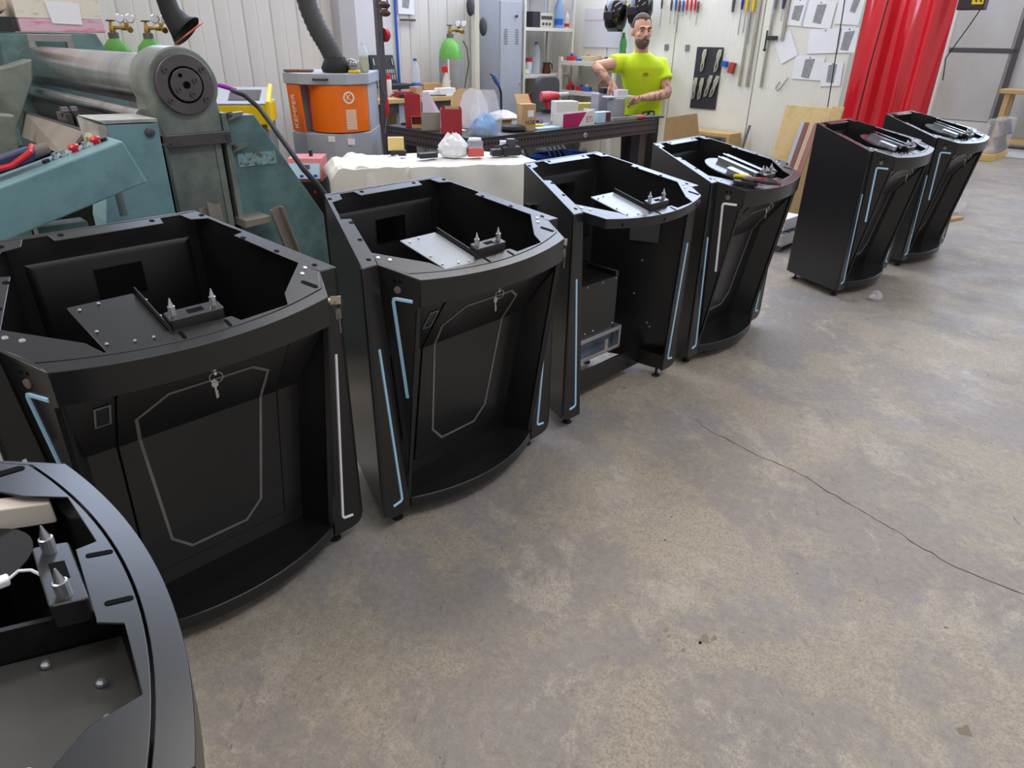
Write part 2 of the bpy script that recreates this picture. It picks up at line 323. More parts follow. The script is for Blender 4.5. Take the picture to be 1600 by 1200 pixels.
def front_panel(): return bent([(-.336, .872), (.336, .872), (.292, .655), (.282, .098), (-.282, .098), (-.292, .655)], 0, .006)
def door_outline(g=0., r=.016):
    x = .22 + g; zt = .857 + g; zb = .165 - g
    return [(-x, zt - r), (-x + r * .3, zt - r * .3), (-x + r, zt), (x - r, zt), (x - r * .3, zt - r * .3), (x, zt - r), (x, .655), (x - .002, zb), (-x + .002, zb), (-x, .655)]
def trim_line():
    P = [(-.168, .655), (-.177, .742), (-.10, .80), (.122, .80), (.172, .765), (.168, .655), (.14, .272), (.087, .21), (-.087, .21), (-.14, .272), (-.168, .655)]
    m = MB(); w = .0042
    def q(x, z, o): return (x, PY(z) - o, z)
    n = len(P) - 1; ins = []; out = []
    for i in range(n):
        a = Vector(P[i - 1] if i else P[n - 1]); b = Vector(P[i]); c = Vector(P[i + 1]); d0 = (b - a).normalized(); d1 = (c - b).normalized()
        k = Vector((-d0.y, d0.x)) + Vector((-d1.y, d1.x)); k = k / max(.3, k.length_squared / 2); ins.append(b + k * w); out.append(b - k * w)
    vs = []; fs = []
    for i in range(n): vs += [q(*ins[i], .0052), q(*out[i], .0052), q(*ins[i], .0068), q(*out[i], .0068)]
    for i in range(n):
        a, b = i * 4, ((i + 1) % n) * 4; fs += [(a + 2, a + 3, b + 3, b + 2), (a, a + 2, b + 2, b), (a + 3, a + 1, b + 1, b + 3)]
    return m.add(vs, fs)
def base_plate():
    P = [(.331 * (2 * i / NA - 1), arc(.331 * (2 * i / NA - 1), .331, 0, -.085)) for i in range(NA + 1)] + [(.29, .13), (-.29, .13)]
    return MB().pz(P, .056, .1)
SIDEF = [(-.257, .468), (-.452, 0), (-.397, 0), (-.367, .067), (-.285, .28), (-.318, .29), (-.27, .405), (-.222, .415), (-.206, .456), (-.2, .468)]
REARF = [(-.2, .468), (.2, .468), (.235, .458), (.232, .452), (.148, .452), (.142, .418), (-.142, .418), (-.148, .452), (-.232, .452), (-.235, .458)]
TOPP = [(-.393, .004)] + [(x * .995, y) for x, y in GAP] + [(.393, .004), (.37, .067), (.248, -.06), (.226, -.112), (.09, -.124), (.079, -.098), (-.086, -.092), (-.1, -.118), (-.223, -.108), (-.242, -.057), (-.367, .067)]
SLOPE = math.atan(.2542)
def hole_disc(): return MB().lathe([(.0001, .0), (1, .0), (1, .06), (.0001, .06)], n=12)
def slot_shape():
    w = .0045; m = MB(); P = [(sx * .012 + w * math.cos(t), w * math.sin(t)) for sx, t0 in ((1, -90), (-1, 90)) for t in [R(t0 + 30 * k) for k in range(7)]]
    return m.pz(P, 0, .0006)
def dome(): return MB().lathe([(1, 0), (.85, .3), (.15, .42)], n=10)
def bolt(): return MB().lathe([(1, 0), (1, .6), (.6, 1.1), (.08, 1.15)], n=10)
def dots(par, name, key, fn, m, pts, r, dz=0., rz=0):
    me = kp(key, fn, m)
    for p in pts:
        o = share(name, me, par, (p[0], p[1], tz(p[1]) + dz)); o.scale = (r, r, r); o.rotation_euler = (Matrix.Rotation(SLOPE, 3, 'X') @ Matrix.Rotation(rz, 3, 'Z')).to_euler()
def rear(): return MB().box(-.257, .257, .458, .468, .06, tz(.468) - .001)
def rear_inner():
    m = MB(); o = rect(-.222, .222, .70, 1.036); i = rect(-.20, .20, .715, 1.02)
    return m.loft([[(x, .458, z) for x, z in o], [(x, .447, z) for x, z in i]])
def rear_win(): return MB().box(-.064, .064, .438, .448, .905, .995)
def inner_blind(): return MB().pz([(-.43, .02), (-.33, .12), (-.29, .14), (.29, .14), (.33, .12), (.43, .02), (.25, .455), (-.25, .455)], .60, .608)  # added plate that hides the ground below and keeps the inside dark
def tray_plate(): return slab([(-.225, .105), (-.225, .085), (-.215, -.10), (-.085, -.108), (-.072, -.10), (-.072, .085), (-.075, .105)], .004, -.006)
def tray_rail(): return MB().add([(x, y, tz(y) - .006 + h) for x in (-.068, -.071) for y, h in ((.10, .018), (-.095, .018), (-.11, -.02), (.11, -.02))], [(0, 1, 2, 3), (7, 6, 5, 4), (0, 4, 5, 1), (1, 5, 6, 2), (2, 6, 7, 3), (3, 7, 4, 0)])
TSCR = ((-.205, .08), (-.205, -.02), (-.205, -.075), (-.062, .06), (-.062, -.07), (-.062, -.02), (-.15, -.09), (-.11, -.095), (-.16, .09))
def bracket():
    return MB().prism(rrect(-.066, .066, -.094, -.054, .005), lambda x, y: (x, y, tz(y) + .024), lambda x, y: (x, y, tz(y) - .012))
def bracket_slot(): return MB().add([(x, y, tz(y) + .0246) for x, y in rect(-.017, .022, -.083, -.066)], [(0, 1, 2, 3)])
def pin(x):
    return MB().lathe([(.0085, .0), (.0085, .0235), (.0064, .0242), (.0012, .043)], (x, -.072, tz(-.072) + .022), 12)
def foot(x, y):
    return MB().lathe([(.021, 0), (.021, .006), (.012, .012), (.007, .014), (.007, .07), (.0005, .07)], (x, y, 0), 14)
def lockring():
    y = PY(.853) - .016; m = MB(); m.cyl((0, y + .012, .853), (0, y - .008, .853), .007, n=12); m.box(-.003, .003, y - .014, y - .006, .838, .86); m.torus((0, y - .014, .832), .016, .0012, (.25, 1, .2), 24, 6); return m
def doorkey():
    y = PY(.83) - .024; m = MB(); m.pz([(0, 0)] * 0 or rect(-.002, .003, y - .001, y + .001), .765, .82)
    m.loft([[(.001 + r * math.cos(a * math.pi / 5), y + k, .806 + r * 1.2 * math.sin(a * math.pi / 5)) for a in range(10)] for k, r in ((-.0012, .009), (.0012, .009))])
    for z in (.768, .774, .781): m.box(.003, .0055, y - .001, y + .001, z, z + .004)
    return m
def sidekey():
    c = chk(-.075, .93); n = CN; m = MB(); m.cyl(c, c + n * .014, .008, n=12)
    b = Matrix.Translation(c + n * .014) @ n.to_track_quat('Z', 'Y').to_matrix().to_4x4()
    m.box(-.0015, .0015, -.012, .012, 0, .03, b); return m
def sidetag():
    c = chk(-.075, .915) + CN * .034; m = MB(); m.torus(c, .012, .001, (0, 1, 0), 18, 6); m.box(c.x - .009, c.x + .009, c.y - .001, c.y + .001, c.z - .042, c.z - .014); m.box(c.x - .002, c.x + .003, c.y - .003, c.y - .0015, c.z - .085, c.z - .03); return m
def label_frame(): 
    def q(x, z, o): return (x, PY(z) - o, z)
    o = rect(-.27, -.233, .757, .826); i = rect(-.266, -.237, .761, .822)
    return MB().loft([[q(x, z, 0) for x, z in o], [q(x, z, .004) for x, z in o], [q(x, z, .004) for x, z in i], [q(x, z, .001) for x, z in i]], False)
def label_glass(): return MB().add([(x, PY(z) - .0015, z) for x, z in rect(-.266, -.237, .761, .822)], [(0, 1, 2, 3)])
def button():
    c = chk(-.053, .919); return MB().cyl(c, c + CN * .004, .011, n=18).flip()
def mount_rail(x, y0, y1, w0=.0, w1=.045, h=.03):
    return MB().prism(rrect(x + w0, x + w1, y1, y0, .003), lambda a, b: (a, b, tz(b) + h), lambda a, b: (a, b, tz(b) + .012))
def mount_disc():
    P = [(-.15 + .13 * math.cos(R(a)), .07 + .12 * math.sin(R(a))) for a in range(40, 230, 10)] + [(-.1, -.06), (.0, -.06), (.0, .15)]
    return slab(P, .005, .014)
def mount_block(): return MB().prism(rrect(-.225, -.175, -.06, .045, .01), lambda a, b: (a, b, tz(b) + .03), lambda a, b: (a, b, tz(b) + .006))
def mount_clip(x):
    P = [(x, -.05, tz(-.05) + .02), (x + .022, -.085, tz(-.085) + .02), (x + .006, -.05, tz(-.05) + .045)]
    return MB().loft([P, [(a + .003, b + .003, c) for a, b, c in P]])
def KP(k, name, key, fn, m, smooth=35, parent=None, bev=0, label=None):
    o = share(name, kp(key, fn, m, smooth), parent or k)
    if bev: md = o.modifiers.new('bevel', 'BEVEL'); md.width = bev; md.segments = 2; md.limit_method = 'ANGLE'; md.angle_limit = R(30)
    if label: o['label'] = label
    return o
GROUP = 'black metal kiosk stands'
def kiosk(pos, label, front=True, traym=None, strip=film, sv=film, mount=False, keys=True, tray=True, small=False):
    k = thing('kiosk_stand', label, 'kiosk', (pos[0], pos[1], 0), pos[2], GROUP)
    for s, t in ((-1, 'l'), (1, 'r')):
        sp = KP(k, 'side_panel', 'side' + t, lambda: side_panel(s), black, bev=.002)
        sf = KP(k, 'front_post', 'strip' + t, lambda: strip_face(s), black, bev=.002)
        KP(k, 'light_strip', 'hook' + t + strip.name, lambda: hook_strip(s), strip, parent=sf, label='pale L-shaped light strip')
        KP(k, 'top_flange', 'sidef' + t, lambda: slab([(-s * x, y) for x, y in SIDEF]), black, bev=.0012)
        KP(k, 'levelling_foot', 'footf' + t, lambda: foot(s * .36, .05), rubber)
        KP(k, 'levelling_foot', 'footb' + t, lambda: foot(s * .215, .41), rubber)
        if front:
            ck = KP(k, 'cheek_panel', 'cheek' + t, lambda: cheek(s), black, bev=.0015)
            KP(k, 'light_strip', 'seven' + t + sv.name, lambda: seven(s), sv, parent=ck, label='pale hooked light strip')
            KP(k, 'top_rim', 'rim' + t, lambda: rim(s), black, bev=.0012)
            KP(k, 'recess_panel', 'recess' + t, lambda: recess(s), black)
    rp = KP(k, 'rear_panel', 'rear', rear, black, bev=.002)
    KP(k, 'raised_panel', 'rearin', rear_inner, blackshade, parent=rp); KP(k, 'access_window', 'rearwin', rear_win, gloss, parent=rp)
    KP(k, 'rear_flange', 'rearf', lambda: slab(REARF), black, bev=.0012)
    tp = KP(k, 'top_plate', 'topp', lambda: slab(TOPP, .004), black, bev=.0012)
    dots(k, 'bolt_hole', 'hole', hole_disc, gap, [(s * x, y) for s in (-1, 1) for x, y in ((.262, .43), (.302, .255), (.348, .148), (.402, .035), (.12, .443))], .008, .0002)
    dots(tp, 'slot', 'slot', slot_shape, gap, [(.057, -.122), (-.055, -.122)], 1, .0004, R(90)); dots(tp, 'slot', 'slot', slot_shape, gap, [(.331, -.05)], 1.6, .0004, R(115))
    dots(tp, 'rivet', 'dome', dome, steel, [(s * x, y) for s in (-1, 1) for x, y in ((.369, .032), (.344, .007))], .007, .0002)
    if tray:
        tr = KP(k, 'tray', 'tray' + (traym or black).name, tray_plate, traym or black, bev=.001)
        KP(k, 'rail', 'trail', tray_rail, blackshade, parent=tr); dots(tr, 'screw', 'bolt', bolt, steel, TSCR, .004, -.005)
    br = KP(k, 'bracket', 'bracket', bracket, black, bev=.002); KP(k, 'slot', 'bslot', bracket_slot, gap, 0, parent=br)
    for i, x in enumerate((-.05, .05)): KP(k, 'pin', 'pin%d' % i, lambda: pin(x), steel, 20, parent=br, label='pointed steel pin')
    if front:
        KP(k, 'inner_blind', 'ifl', inner_blind, blackshade)
        KP(k, 'front_band', 'band', band, black, bev=.001)
        fp = KP(k, 'front_panel', 'fpan', front_panel, black, 20)
        KP(fp, 'label_window', 'labf', label_frame, steel); KP(fp, 'label_glass', 'labg', label_glass, greygl)
        d = KP(k, 'door', 'door', lambda: bent(door_outline(), .005, .004), black, 20, bev=.002); KP(d, 'door_gap', 'doorg', lambda: bent(door_outline(.0035), .0012, .0008), gap, 20)
        KP(d, 'trim_line', 'trim', trim_line, trimg, 20, label='grey outline trim'); 
        KP(k, 'base_plate', 'base', base_plate, black, bev=.003)
        KP(k, 'lock_ring', 'lockr', lockring, chrome); KP(k, 'door_key', 'dkey', doorkey, steel)
        KP(k, 'push_button', 'button', button, M('brown_cap', (118, 102, 92), .5))
        for y, z in ((-.046, .945), (-.064, .945)):
            c = chk(y, z); o = share('screw_hole', kp('hole', hole_disc, gap), k, (-c.x, c.y, c.z)); o.scale = (.005,) * 3; o.rotation_euler = Vector((-CN.x, CN.y, CN.z)).to_track_quat('Z', 'Y').to_euler()
        if keys:
            KP(k, 'side_key', 'skey', sidekey, M('nickel_key', (196, 184, 160), .3, .8)); KP(k, 'key_tag', 'stag', sidetag, M('key_tag_metal', (120, 116, 108), .35, .6))
    if mount:
        dm = KP(k, 'display_mount', 'mdisc', mount_disc, greygl)
        railm = M('dark_anodised_rail', (78, 84, 90), .2, .7)
        for i, (x, a, b) in enumerate(((-.03, .165, -.055), (-.115, .15, -.065))): KP(k, 'mount_rail', 'mr%d' % i, lambda: mount_rail(x, a, b), railm, parent=dm); KP(k, 'rail_edge', 'me%d' % i, lambda: mount_rail(x, a, b, -.012, .0, .036), chrome, parent=dm)
        KP(k, 'mount_block', 'mb', mount_block, steel, parent=dm); [KP(k, 'mount_clip', 'mc%d' % i, lambda: mount_clip(x), steel, 0, parent=dm) for i, x in enumerate((.03, .085))]
    return k
palet = M('pale_tray', (150, 156, 164), .3, var=.06, scale=6)  # tray colour much paler than the black coat
K1 = kiosk((-.8354, 1.6029, .8103), 'black kiosk stand with dark inner tray, beside the teal rolling machine', traym=black, strip=acryl, sv=film)
K2 = kiosk((-.1404, 2.2531, .8300), 'black kiosk stand with pale tray, in front of the white sheeted table', traym=palet)
K3 = kiosk((.5509, 2.9688, .7859), 'black kiosk stand without front panel, its interior box and silver tray showing', front=False, traym=palet, keys=False)
K4 = kiosk((1.2526, 3.6850, .8332), 'black kiosk stand with pliers and tools lying on its top', traym=palet, mount=True, sv=acryl, keys=False)
K5 = kiosk((2.5802, 4.8176, .7540), 'black kiosk stand with broad side panel showing, standing before the leaning boards', traym=black, mount=True, keys=False)
K6 = kiosk((3.4178, 5.5607, .7267), 'farthest black kiosk stand, in front of the red curtain', traym=black, mount=True, keys=False)
K0 = kiosk((-.6204, .5959, 2.2704), 'black kiosk stand in the lower left corner showing only its curved open top', traym=black, keys=False, tray=False)
# --- opened kiosk: lip, interior box, supply tray, cross rail
def lip():
    r = [[(x, y, tz(y) - .002), (x, y, tz(y) - .038), (x, y + .004, tz(y) - .038), (x, y + .004, tz(y) - .002)] for x, y in [(-.397, .0)] + GAP + [(.397, .0)]]
    return MB().loft(r)
KP(K3, 'front_lip', 'lip', lip, black)
for x in (-.27, -.03, .27):
    y = arc(x, .35, -.08, -.142); o = share('lip_hole', kp('hole', hole_disc, gap), K3, (x, y + .0002, tz(y) - .024), (R(90), 0, 0)); o.scale = (.007,) * 3
ib = KP(K3, 'component_box', 'ibox', lambda: MB().box(-.32, .068, .14, .36, .345, .60).box(-.32, .068, .32, .36, .6, .625).box(.05, .068, .14, .36, .6, .625), black, bev=.002)
for x, z in ((-.16, .59), (-.05, .59), (.05, .59), (.05, .36), (-.1, .36), (-.16, .36)):
    o = share('screw', kp('bolt', bolt, steel), ib, (x, .14, z), (R(90), 0, 0)); o.scale = (.004,) * 3
KP(K3, 'duct_panel', 'duct', lambda: MB().box(-.32, -.12, .36, .40, .6, .95), blackshade)
pt = KP(K3, 'supply_tray', 'ptray', lambda: MB().box(-.30, .137, .145, .36, .205, .213).box(-.30, .137, .145, .152, .205, .225).box(-.30, .137, .145, .152, .305, .325).box(.125, .137, .145, .36, .205, .325).box(-.30, .137, .34, .36, .205, .325), steel, bev=.001, label='silver sheet metal tray')
KP(K3, 'supply_unit', 'psu', lambda: MB().box(-.29, .12, .19, .33, .213, .315), M('blue_grey_metal', (96, 108, 124), .35, .4, var=.1, scale=8), parent=pt)
KP(K3, 'tab', 'ptab', lambda: MB().box(.02, .045, .15, .155, .215, .275), steel, parent=pt)
KP(K3, 'cross_rail', 'xrail', lambda: MB().box(-.335, .325, .146, .156, .05, .155), black, bev=.002)
for s in (-1, 1): KP(K3, 'lower_side', 'lows%d' % s, lambda: MB().loft([[(s * .325, .15, .052), (s * .345, .01, .052), (s * .345, .01, .13), (s * .325, .15, .13)], [(s * .335, .15, .052), (s * .355, .01, .052), (s * .355, .01, .13), (s * .335, .15, .13)]]), black)
KP(K3, 'levelling_foot', 'footm', lambda: foot(.0, .25), rubber)
for t, z in ((.35, .86), (.55, .86), (.35, .74), (.55, .74), (.45, .60), (.5, .42), (.3, .25), (.33, .27)):
    o = share('inner_bolt', kp('bolt', bolt, steel), K3, (.44 - .193 * t, .46 * t, z), (R(90), 0, R(-66))); o.scale = (.005,) * 3
def socketplate():
    a = Vector((.438, .0, 0)); b = Vector((.245, .46, 0)); d = (b - a); n = Vector((-.9, -.4, 0)).normalized(); P = [a + d * t + Vector((0, 0, z)) for t, z in ((.3, .70), (.6, .70), (.6, .88), (.3, .88))]
    return MB().loft([[p for p in P], [p + n * .012 for p in P]])
KP(K3, 'socket_plate', 'sock', socketplate, M('socket_grey', (62, 62, 66), .3), bev=.003)
# --- inside of the nearest kiosk
KP(K0, 'inner_plate', 'k0pl', lambda: slab([(-.235, .12), (-.235, -.02), (-.215, -.098), (-.105, -.115), (-.04, -.115), (-.035, .12)], .004, -.07), M('olive_black_plate', (66, 64, 60), .4, var=.1, scale=5))
KP(K0, 'rail', 'k0rail', lambda: MB().add([(x, y, tz(y) + z) for x in (-.028, -.036) for y in (.12, -.115) for z in (-.075, -.02)], [(0, 1, 3, 2), (4, 6, 7, 5), (0, 4, 5, 1), (2, 3, 7, 6), (1, 5, 7, 3), (0, 2, 6, 4)]), blackshade)
dots(K0, 'screw', 'bolt', bolt, steel, ((-.118, -.076), (-.179, -.07), (-.215, .006), (-.06, -.03), (-.225, -.03)), .0065, -.068)
KP(K0, 'white_bar', 'k0bar', lambda: MB().prism(rrect(.236, .272, -.09, .10, .006), lambda x, y: (x, y, tz(y) - .012), lambda x, y: (x, y, tz(y) - .05)), M('warm_white_plastic', (206, 196, 182), .5, var=.05), bev=.002)
KP(K0, 'disc', 'k0disc', lambda: MB().lathe([(.075, 0), (.075, .006), (.001, .006)], (.16, .02, .945), 32), gloss)
KP(K0, 'connector', 'k0con', lambda: MB().box(.075, .092, -.02, .06, .95, .962), acryl, bev=.003)
KP(K0, 'cable', 'k0cab', lambda: MB().tube([(.083, -.02, .957), (.085, -.032, .962), (.075, -.045, .963), (.06, -.055, .958), (.05, -.06, .94)], .0022, 8), acryl)
# ---------------------------------------------------------------- plate rolling machine (room frame: x = u, y = v)
mc = rthing('plate_rolling_machine', 'worn teal plate rolling machine with a big steel roll, behind the left kiosks', 'machine', 1.2, 3.2)
def rp(p): return [(x - 1.2, z) for x, z in p]
MB().py(rp([(1.335, 1.276), (1.498, 1.272), (1.795, .77), (1.80, 0), (1.35, 0), (1.352, .79)]), 0, .07).build('end_frame', tealD, mc, 0, .004)
hs = [(1.201 + .1455 * math.cos(R(a)), 1.408 + .1455 * math.sin(R(a))) for a in range(-28, 209, 8)]
MB().py(rp(hs + [(1.062, 1.29), (1.075, 1.205), (1.335, 1.205), (1.335, 1.30)]), -.02, .20).build('bearing_housing', tealX, mc, 30, .008)
def disc(y0, y1, r, c=(0., 1.408), n=40): return MB().cyl((c[0], y0, c[1]), (c[0], y1, c[1]), r, n=n)
fg = disc(-.045, -.02, .119).build('bearing_flange', dksteel, mc, 30, .004)
disc(-.047, -.03, .072).build('seal_ring', gap, fg, 30); sh = disc(-.052, -.04, .064).build('shaft_end', dksteel, mc, 30, .002)
bm_ = MB().lathe([(1, 0), (1, .8), (.55, .8), (.5, .25), (.05, .25)], n=12).mesh('bolt', dksteel)
def bolts(par, pts, r, y):
    for x, z in pts: o = share('bolt', bm_, par, (x, y, z), (R(90), 0, 0)); o.scale = (r,) * 3
bolts(fg, [(.094 * math.cos(R(a)), 1.408 + .094 * math.sin(R(a))) for a in (38, 142, 218, 322)], .011, -.045)
bolts(sh, [(.04 * math.cos(R(a)), 1.408 + .04 * math.sin(R(a))) for a in (25, 205, 295)], .0105, -.052)
disc(-.056, -.05, .014).build('centre_hole', gap, sh); disc(-.054, -.05, .008, (-.02, 1.445)).build('centre_hole', gap, sh)
cb = MB().box(-.128, .153, -.05, -.012, 1.166, 1.217).build('clamp_bar', dksteel, mc, 0, .003); bolts(cb, [(-.118, 1.18), (.138, 1.195)], .011, -.05)
MB().box(-.117, .113, -.015, .1, 0, 1.17).build('slide_column', tealX, mc, 0, .004)
MB().box(.085, .113, -.022, -.014, 0, 1.165).build('slide_strip', tealX, mc, 0, .002)
MB().box(-.128, -.117, .03, .08, 0, 1.17).build('slide_gap', gap, mc, 0); MB().box(.113, .15, .06, .09, 0, 1.17).build('slide_gap', gap, mc, 0)
MB().box(.133, .158, -.03, .02, .79, 1.29).build('guide_rail', tealX, mc, 0, .003)
for x0, z0 in ((.16, 1.255), (.16, 1.12)): MB().px([(-.01, z0), (-.01, z0 + .03), (-.06, z0 + .04), (-.06, z0 + .03)], x0, x0 + .012).py([(x0, z0), (x0, z0 + .03), (x0 + .075, z0 + .035), (x0 + .07, z0 + .022)], -.03, 0).build('lug', tealX, mc, 0)
MB().box(.186, .373, -.004, 0, 1.05, 1.108).build('name_plate', M('worn_name_plate', (128, 164, 168), .5, second=(96, 88, 78), scale=45, cover=.55, sharp=.05, bump=.4, bscale=90), mc, 0)
MB().py(rp([(1.32, .80), (1.45, .81), (1.452, .835), (1.325, .832)]), -.12, 0).build('ledge', scale_steel, mc, 0)
# left cabinet with sight glass
cb2 = MB().py(rp([(.82, 1.29), (1.003, 1.284), (.99, 0), (.72, 0), (.735, .94)]), -.2, -.03).build('side_cabinet', teal, mc, 0, .004)
MB().py(rp([(.81, 1.293), (1.003, 1.289), (1.003, 1.30), (.79, 1.306)]), -.205, .05).build('cover_plate', M('pale_primer', (186, 186, 178), .5, second=(140, 138, 132), scale=6), cb2, 0)
MB().px([(-.2, .95), (-.03, .95), (.05, 1.3), (-.2, 1.29)], -.412, -.382).build('side_plate', M('pale_primer', (186, 186, 178), .5), cb2, 0)
MB().lathe([(.055, 0), (.055, .012), (.04, .014), (.038, .006), (.001, .006)], n=24).build('sight_glass', M('cream_dial', (214, 206, 170), .3), cb2, 30, loc=(-.414, -.09, 1.2)).rotation_euler = (0, R(-90), 0)
for x, z in ((-.235, 1.252), (-.36, 1.21)): MB().lathe([(.017, 0), (.017, .012), (.012, .014), (.001, .014)], n=20).build('knob', dksteel, cb2, 30, loc=(x, -.2, z)).rotation_euler = (R(90), 0, 0)
# tilted control console
cs = MB().py(rp([(.747, 1.278), (.796, 1.138), (.405, 1.028), (.05, .93), (.0, 1.07), (.374, 1.173)]), -.60, -.42).build('control_console', teal, mc, 0, .006)
tl = math.atan2(.105, .373)
for x, z, kd in ((.695, 1.262, 0), (.626, 1.243, 0), (.72, 1.27, 1), (.66, 1.252, 2), (.59, 1.232, 2), (.565, 1.225, 2), (.535, 1.216, 1)):
    pr = [[(.011, 0), (.011, .01), (.017, .012), (.018, .02), (.01, .026), (.001, .027)], [(.012, 0), (.012, .012), (.001, .012)], [(.013, 0), (.013, .008), (.008, .01), (.008, .022), (.001, .022)]][kd]
    MB().lathe(pr, n=16).build('push_button' if kd < 2 else 'selector_knob', (redpl, dkpl, steel)[kd], cs, 30, loc=(x - 1.2, -.5, z - .001)).rotation_euler = (0, -tl, 0)
MB().box(-.75, -.6, -.52, -.44, 0, 1.02).build('console_post', tealD, mc, 0, .004)
MB().py(rp([(.50, .98), (.56, 1.0), (.66, .93), (.60, .90)]), -.40, -.34).build('console_bracket', scale_steel, mc, 0)
# rolls, bed, far frame
brush = M('worn_roll_steel', (222, 221, 222), .24, 1., second=(176, 173, 174), scale=2.2, cover=.52, sharp=.2, stretch=(.4, 3, .4), bump=.02, bscale=30)
MB().cyl((0, .2, 1.408), (0, 2.3, 1.408), .109, n=48).build('top_roll', brush, mc, 40)
MB().cyl((-.15, .1, 1.283), (-.15, 2.3, 1.283), .028, n=24).build('feed_roll', brush, mc, 40)
MB().cyl((-.02, .1, 1.18), (-.02, 2.3, 1.18), .08, n=32).build('lower_roll', dksteel, mc, 40)
MB().box(-.33, .42, .06, 2.2, 0, .95).build('bed', gap, mc, 0)
MB().add([(.956 - 1.2, 1.8, 1.175), (.90 - 1.2, 1.8, 1.049), (.747 - 1.2, .2, 1.134), (.841 - 1.2, .2, 1.223)], [(0, 1, 2, 3)]).build('feed_tray', scale_steel, mc, 0, solid=.012)
MB().cyl((-.25, 1.8, 1.18), (-.355, .2, 1.228), .006, n=8).build('tray_edge', dksteel, mc)
for k in range(2):
    MB().box(-.29 + k * .04, -.262 + k * .04, .74, .9, 1.19, 1.25).cyl((-.29 + k * .04, .8, 1.255), (-.262 + k * .04, .8, 1.255), .024, n=16).build('roller_clamp', dksteel, mc, 30)
MB().py(rp([(.9, 0), (1.03, 1.585), (1.572, 1.588), (1.66, 1.39), (1.75, 0)]), 2.3, 2.42).build('far_frame', tealD, mc, 0, .004)
MB().box(-.7, .4, 2.42, 2.75, 0, 1.59).build('gearbox', tealD, mc, 0, .006)
MB().box(-.044, .20, 2.2, 2.26, 1.545, 1.582).box(-.044, -.01, 2.2, 2.26, 1.40, 1.545).box(.165, .20, 2.2, 2.26, 1.40, 1.545).build('yoke', M('bare_grey_steel', (142, 138, 138), .5, .3, var=.12), mc, 0, .004)
MB().py(rp([(.80, 1.40), (.935, 1.429), (1.042, 1.46), (1.019, 1.352), (.936, 1.204), (.864, 1.089), (.70, 1.02), (.62, 1.3)]), 1.7, 1.86).build('rear_casting', tealX, mc, 0, .01)
MB().py(rp([(.70, 1.235), (.775, 1.226), (.74, .985), (.60, .985)]), 1.1, 1.2).build('rear_lever', tealX, mc, 0, .01)
# loose things about the machine
ch = thing('steel_channel', 'bare steel channel offcut leaning against the teal machine frame', 'metal offcut', room(1.62, 3.08), R(45))
cm = Matrix.Rotation(R(-19), 4, 'Y'); cm = Matrix.Translation((-.145, 0, .87)) @ Matrix.Rotation(R(-14), 4, 'Y') @ Matrix.Translation((0, 0, 0))
MB().box(-.028, .028, 0, .005, -.9, 0, cm).box(.023, .028, -.035, .005, -.9, 0, cm).box(-.028, -.023, -.02, .005, -.9, 0, cm).build('channel_profile', scale_steel, ch, 0)
for i, (a, b_, lb) in enumerate((((1.15, .90), (1.26, .74), 'flat bare steel offcut leaning on the machine slide'), ((1.18, .93), (1.25, .76), 'narrow steel bar offcut on the machine slide'))):
    o = MB().py([(a[0], a[1]), (a[0] + (.10 if i == 0 else .03), a[1] + .01 * (1 - 2 * i)), (b_[0] + .02, 0.), (b_[0] - (.02 if i else .1), 0.)], 0, .012).build('steel_offcut', scale_steel, None, 0, label=lb, cat='metal offcut', group='offcuts on the machine')
    o.matrix_world = Matrix.Translation(room(0, 3.15 - .03 * i)) @ Matrix.Rotation(R(45), 4, 'Z')
dr = rthing('cordless_drill', 'blue and red power tool lying on the teal control console', 'power tool', .455, 2.72, 1.20, 0)
MB().prism(rrect(-.10, .055, -.0, .045, .018), lambda x, z: (x, -.03, z + x * .28 + .012), lambda x, z: (x, .03, z + x * .28 + .012)).build('body', M('navy_plastic', (44, 48, 88), .4), dr, 30, .006)
MB().cyl((.05, 0, .05), (.10, 0, .06), .022, .016, 16).build('chuck', M('grey_chuck', (120, 108, 102), .5), dr)
MB().tube([(-.12, 0, .0), (-.08, -.034, .01), (-.02, -.034, .02), (.04, -.032, .055), (.055, 0, .07)], .009, 8).build('grip', redpl, dr)
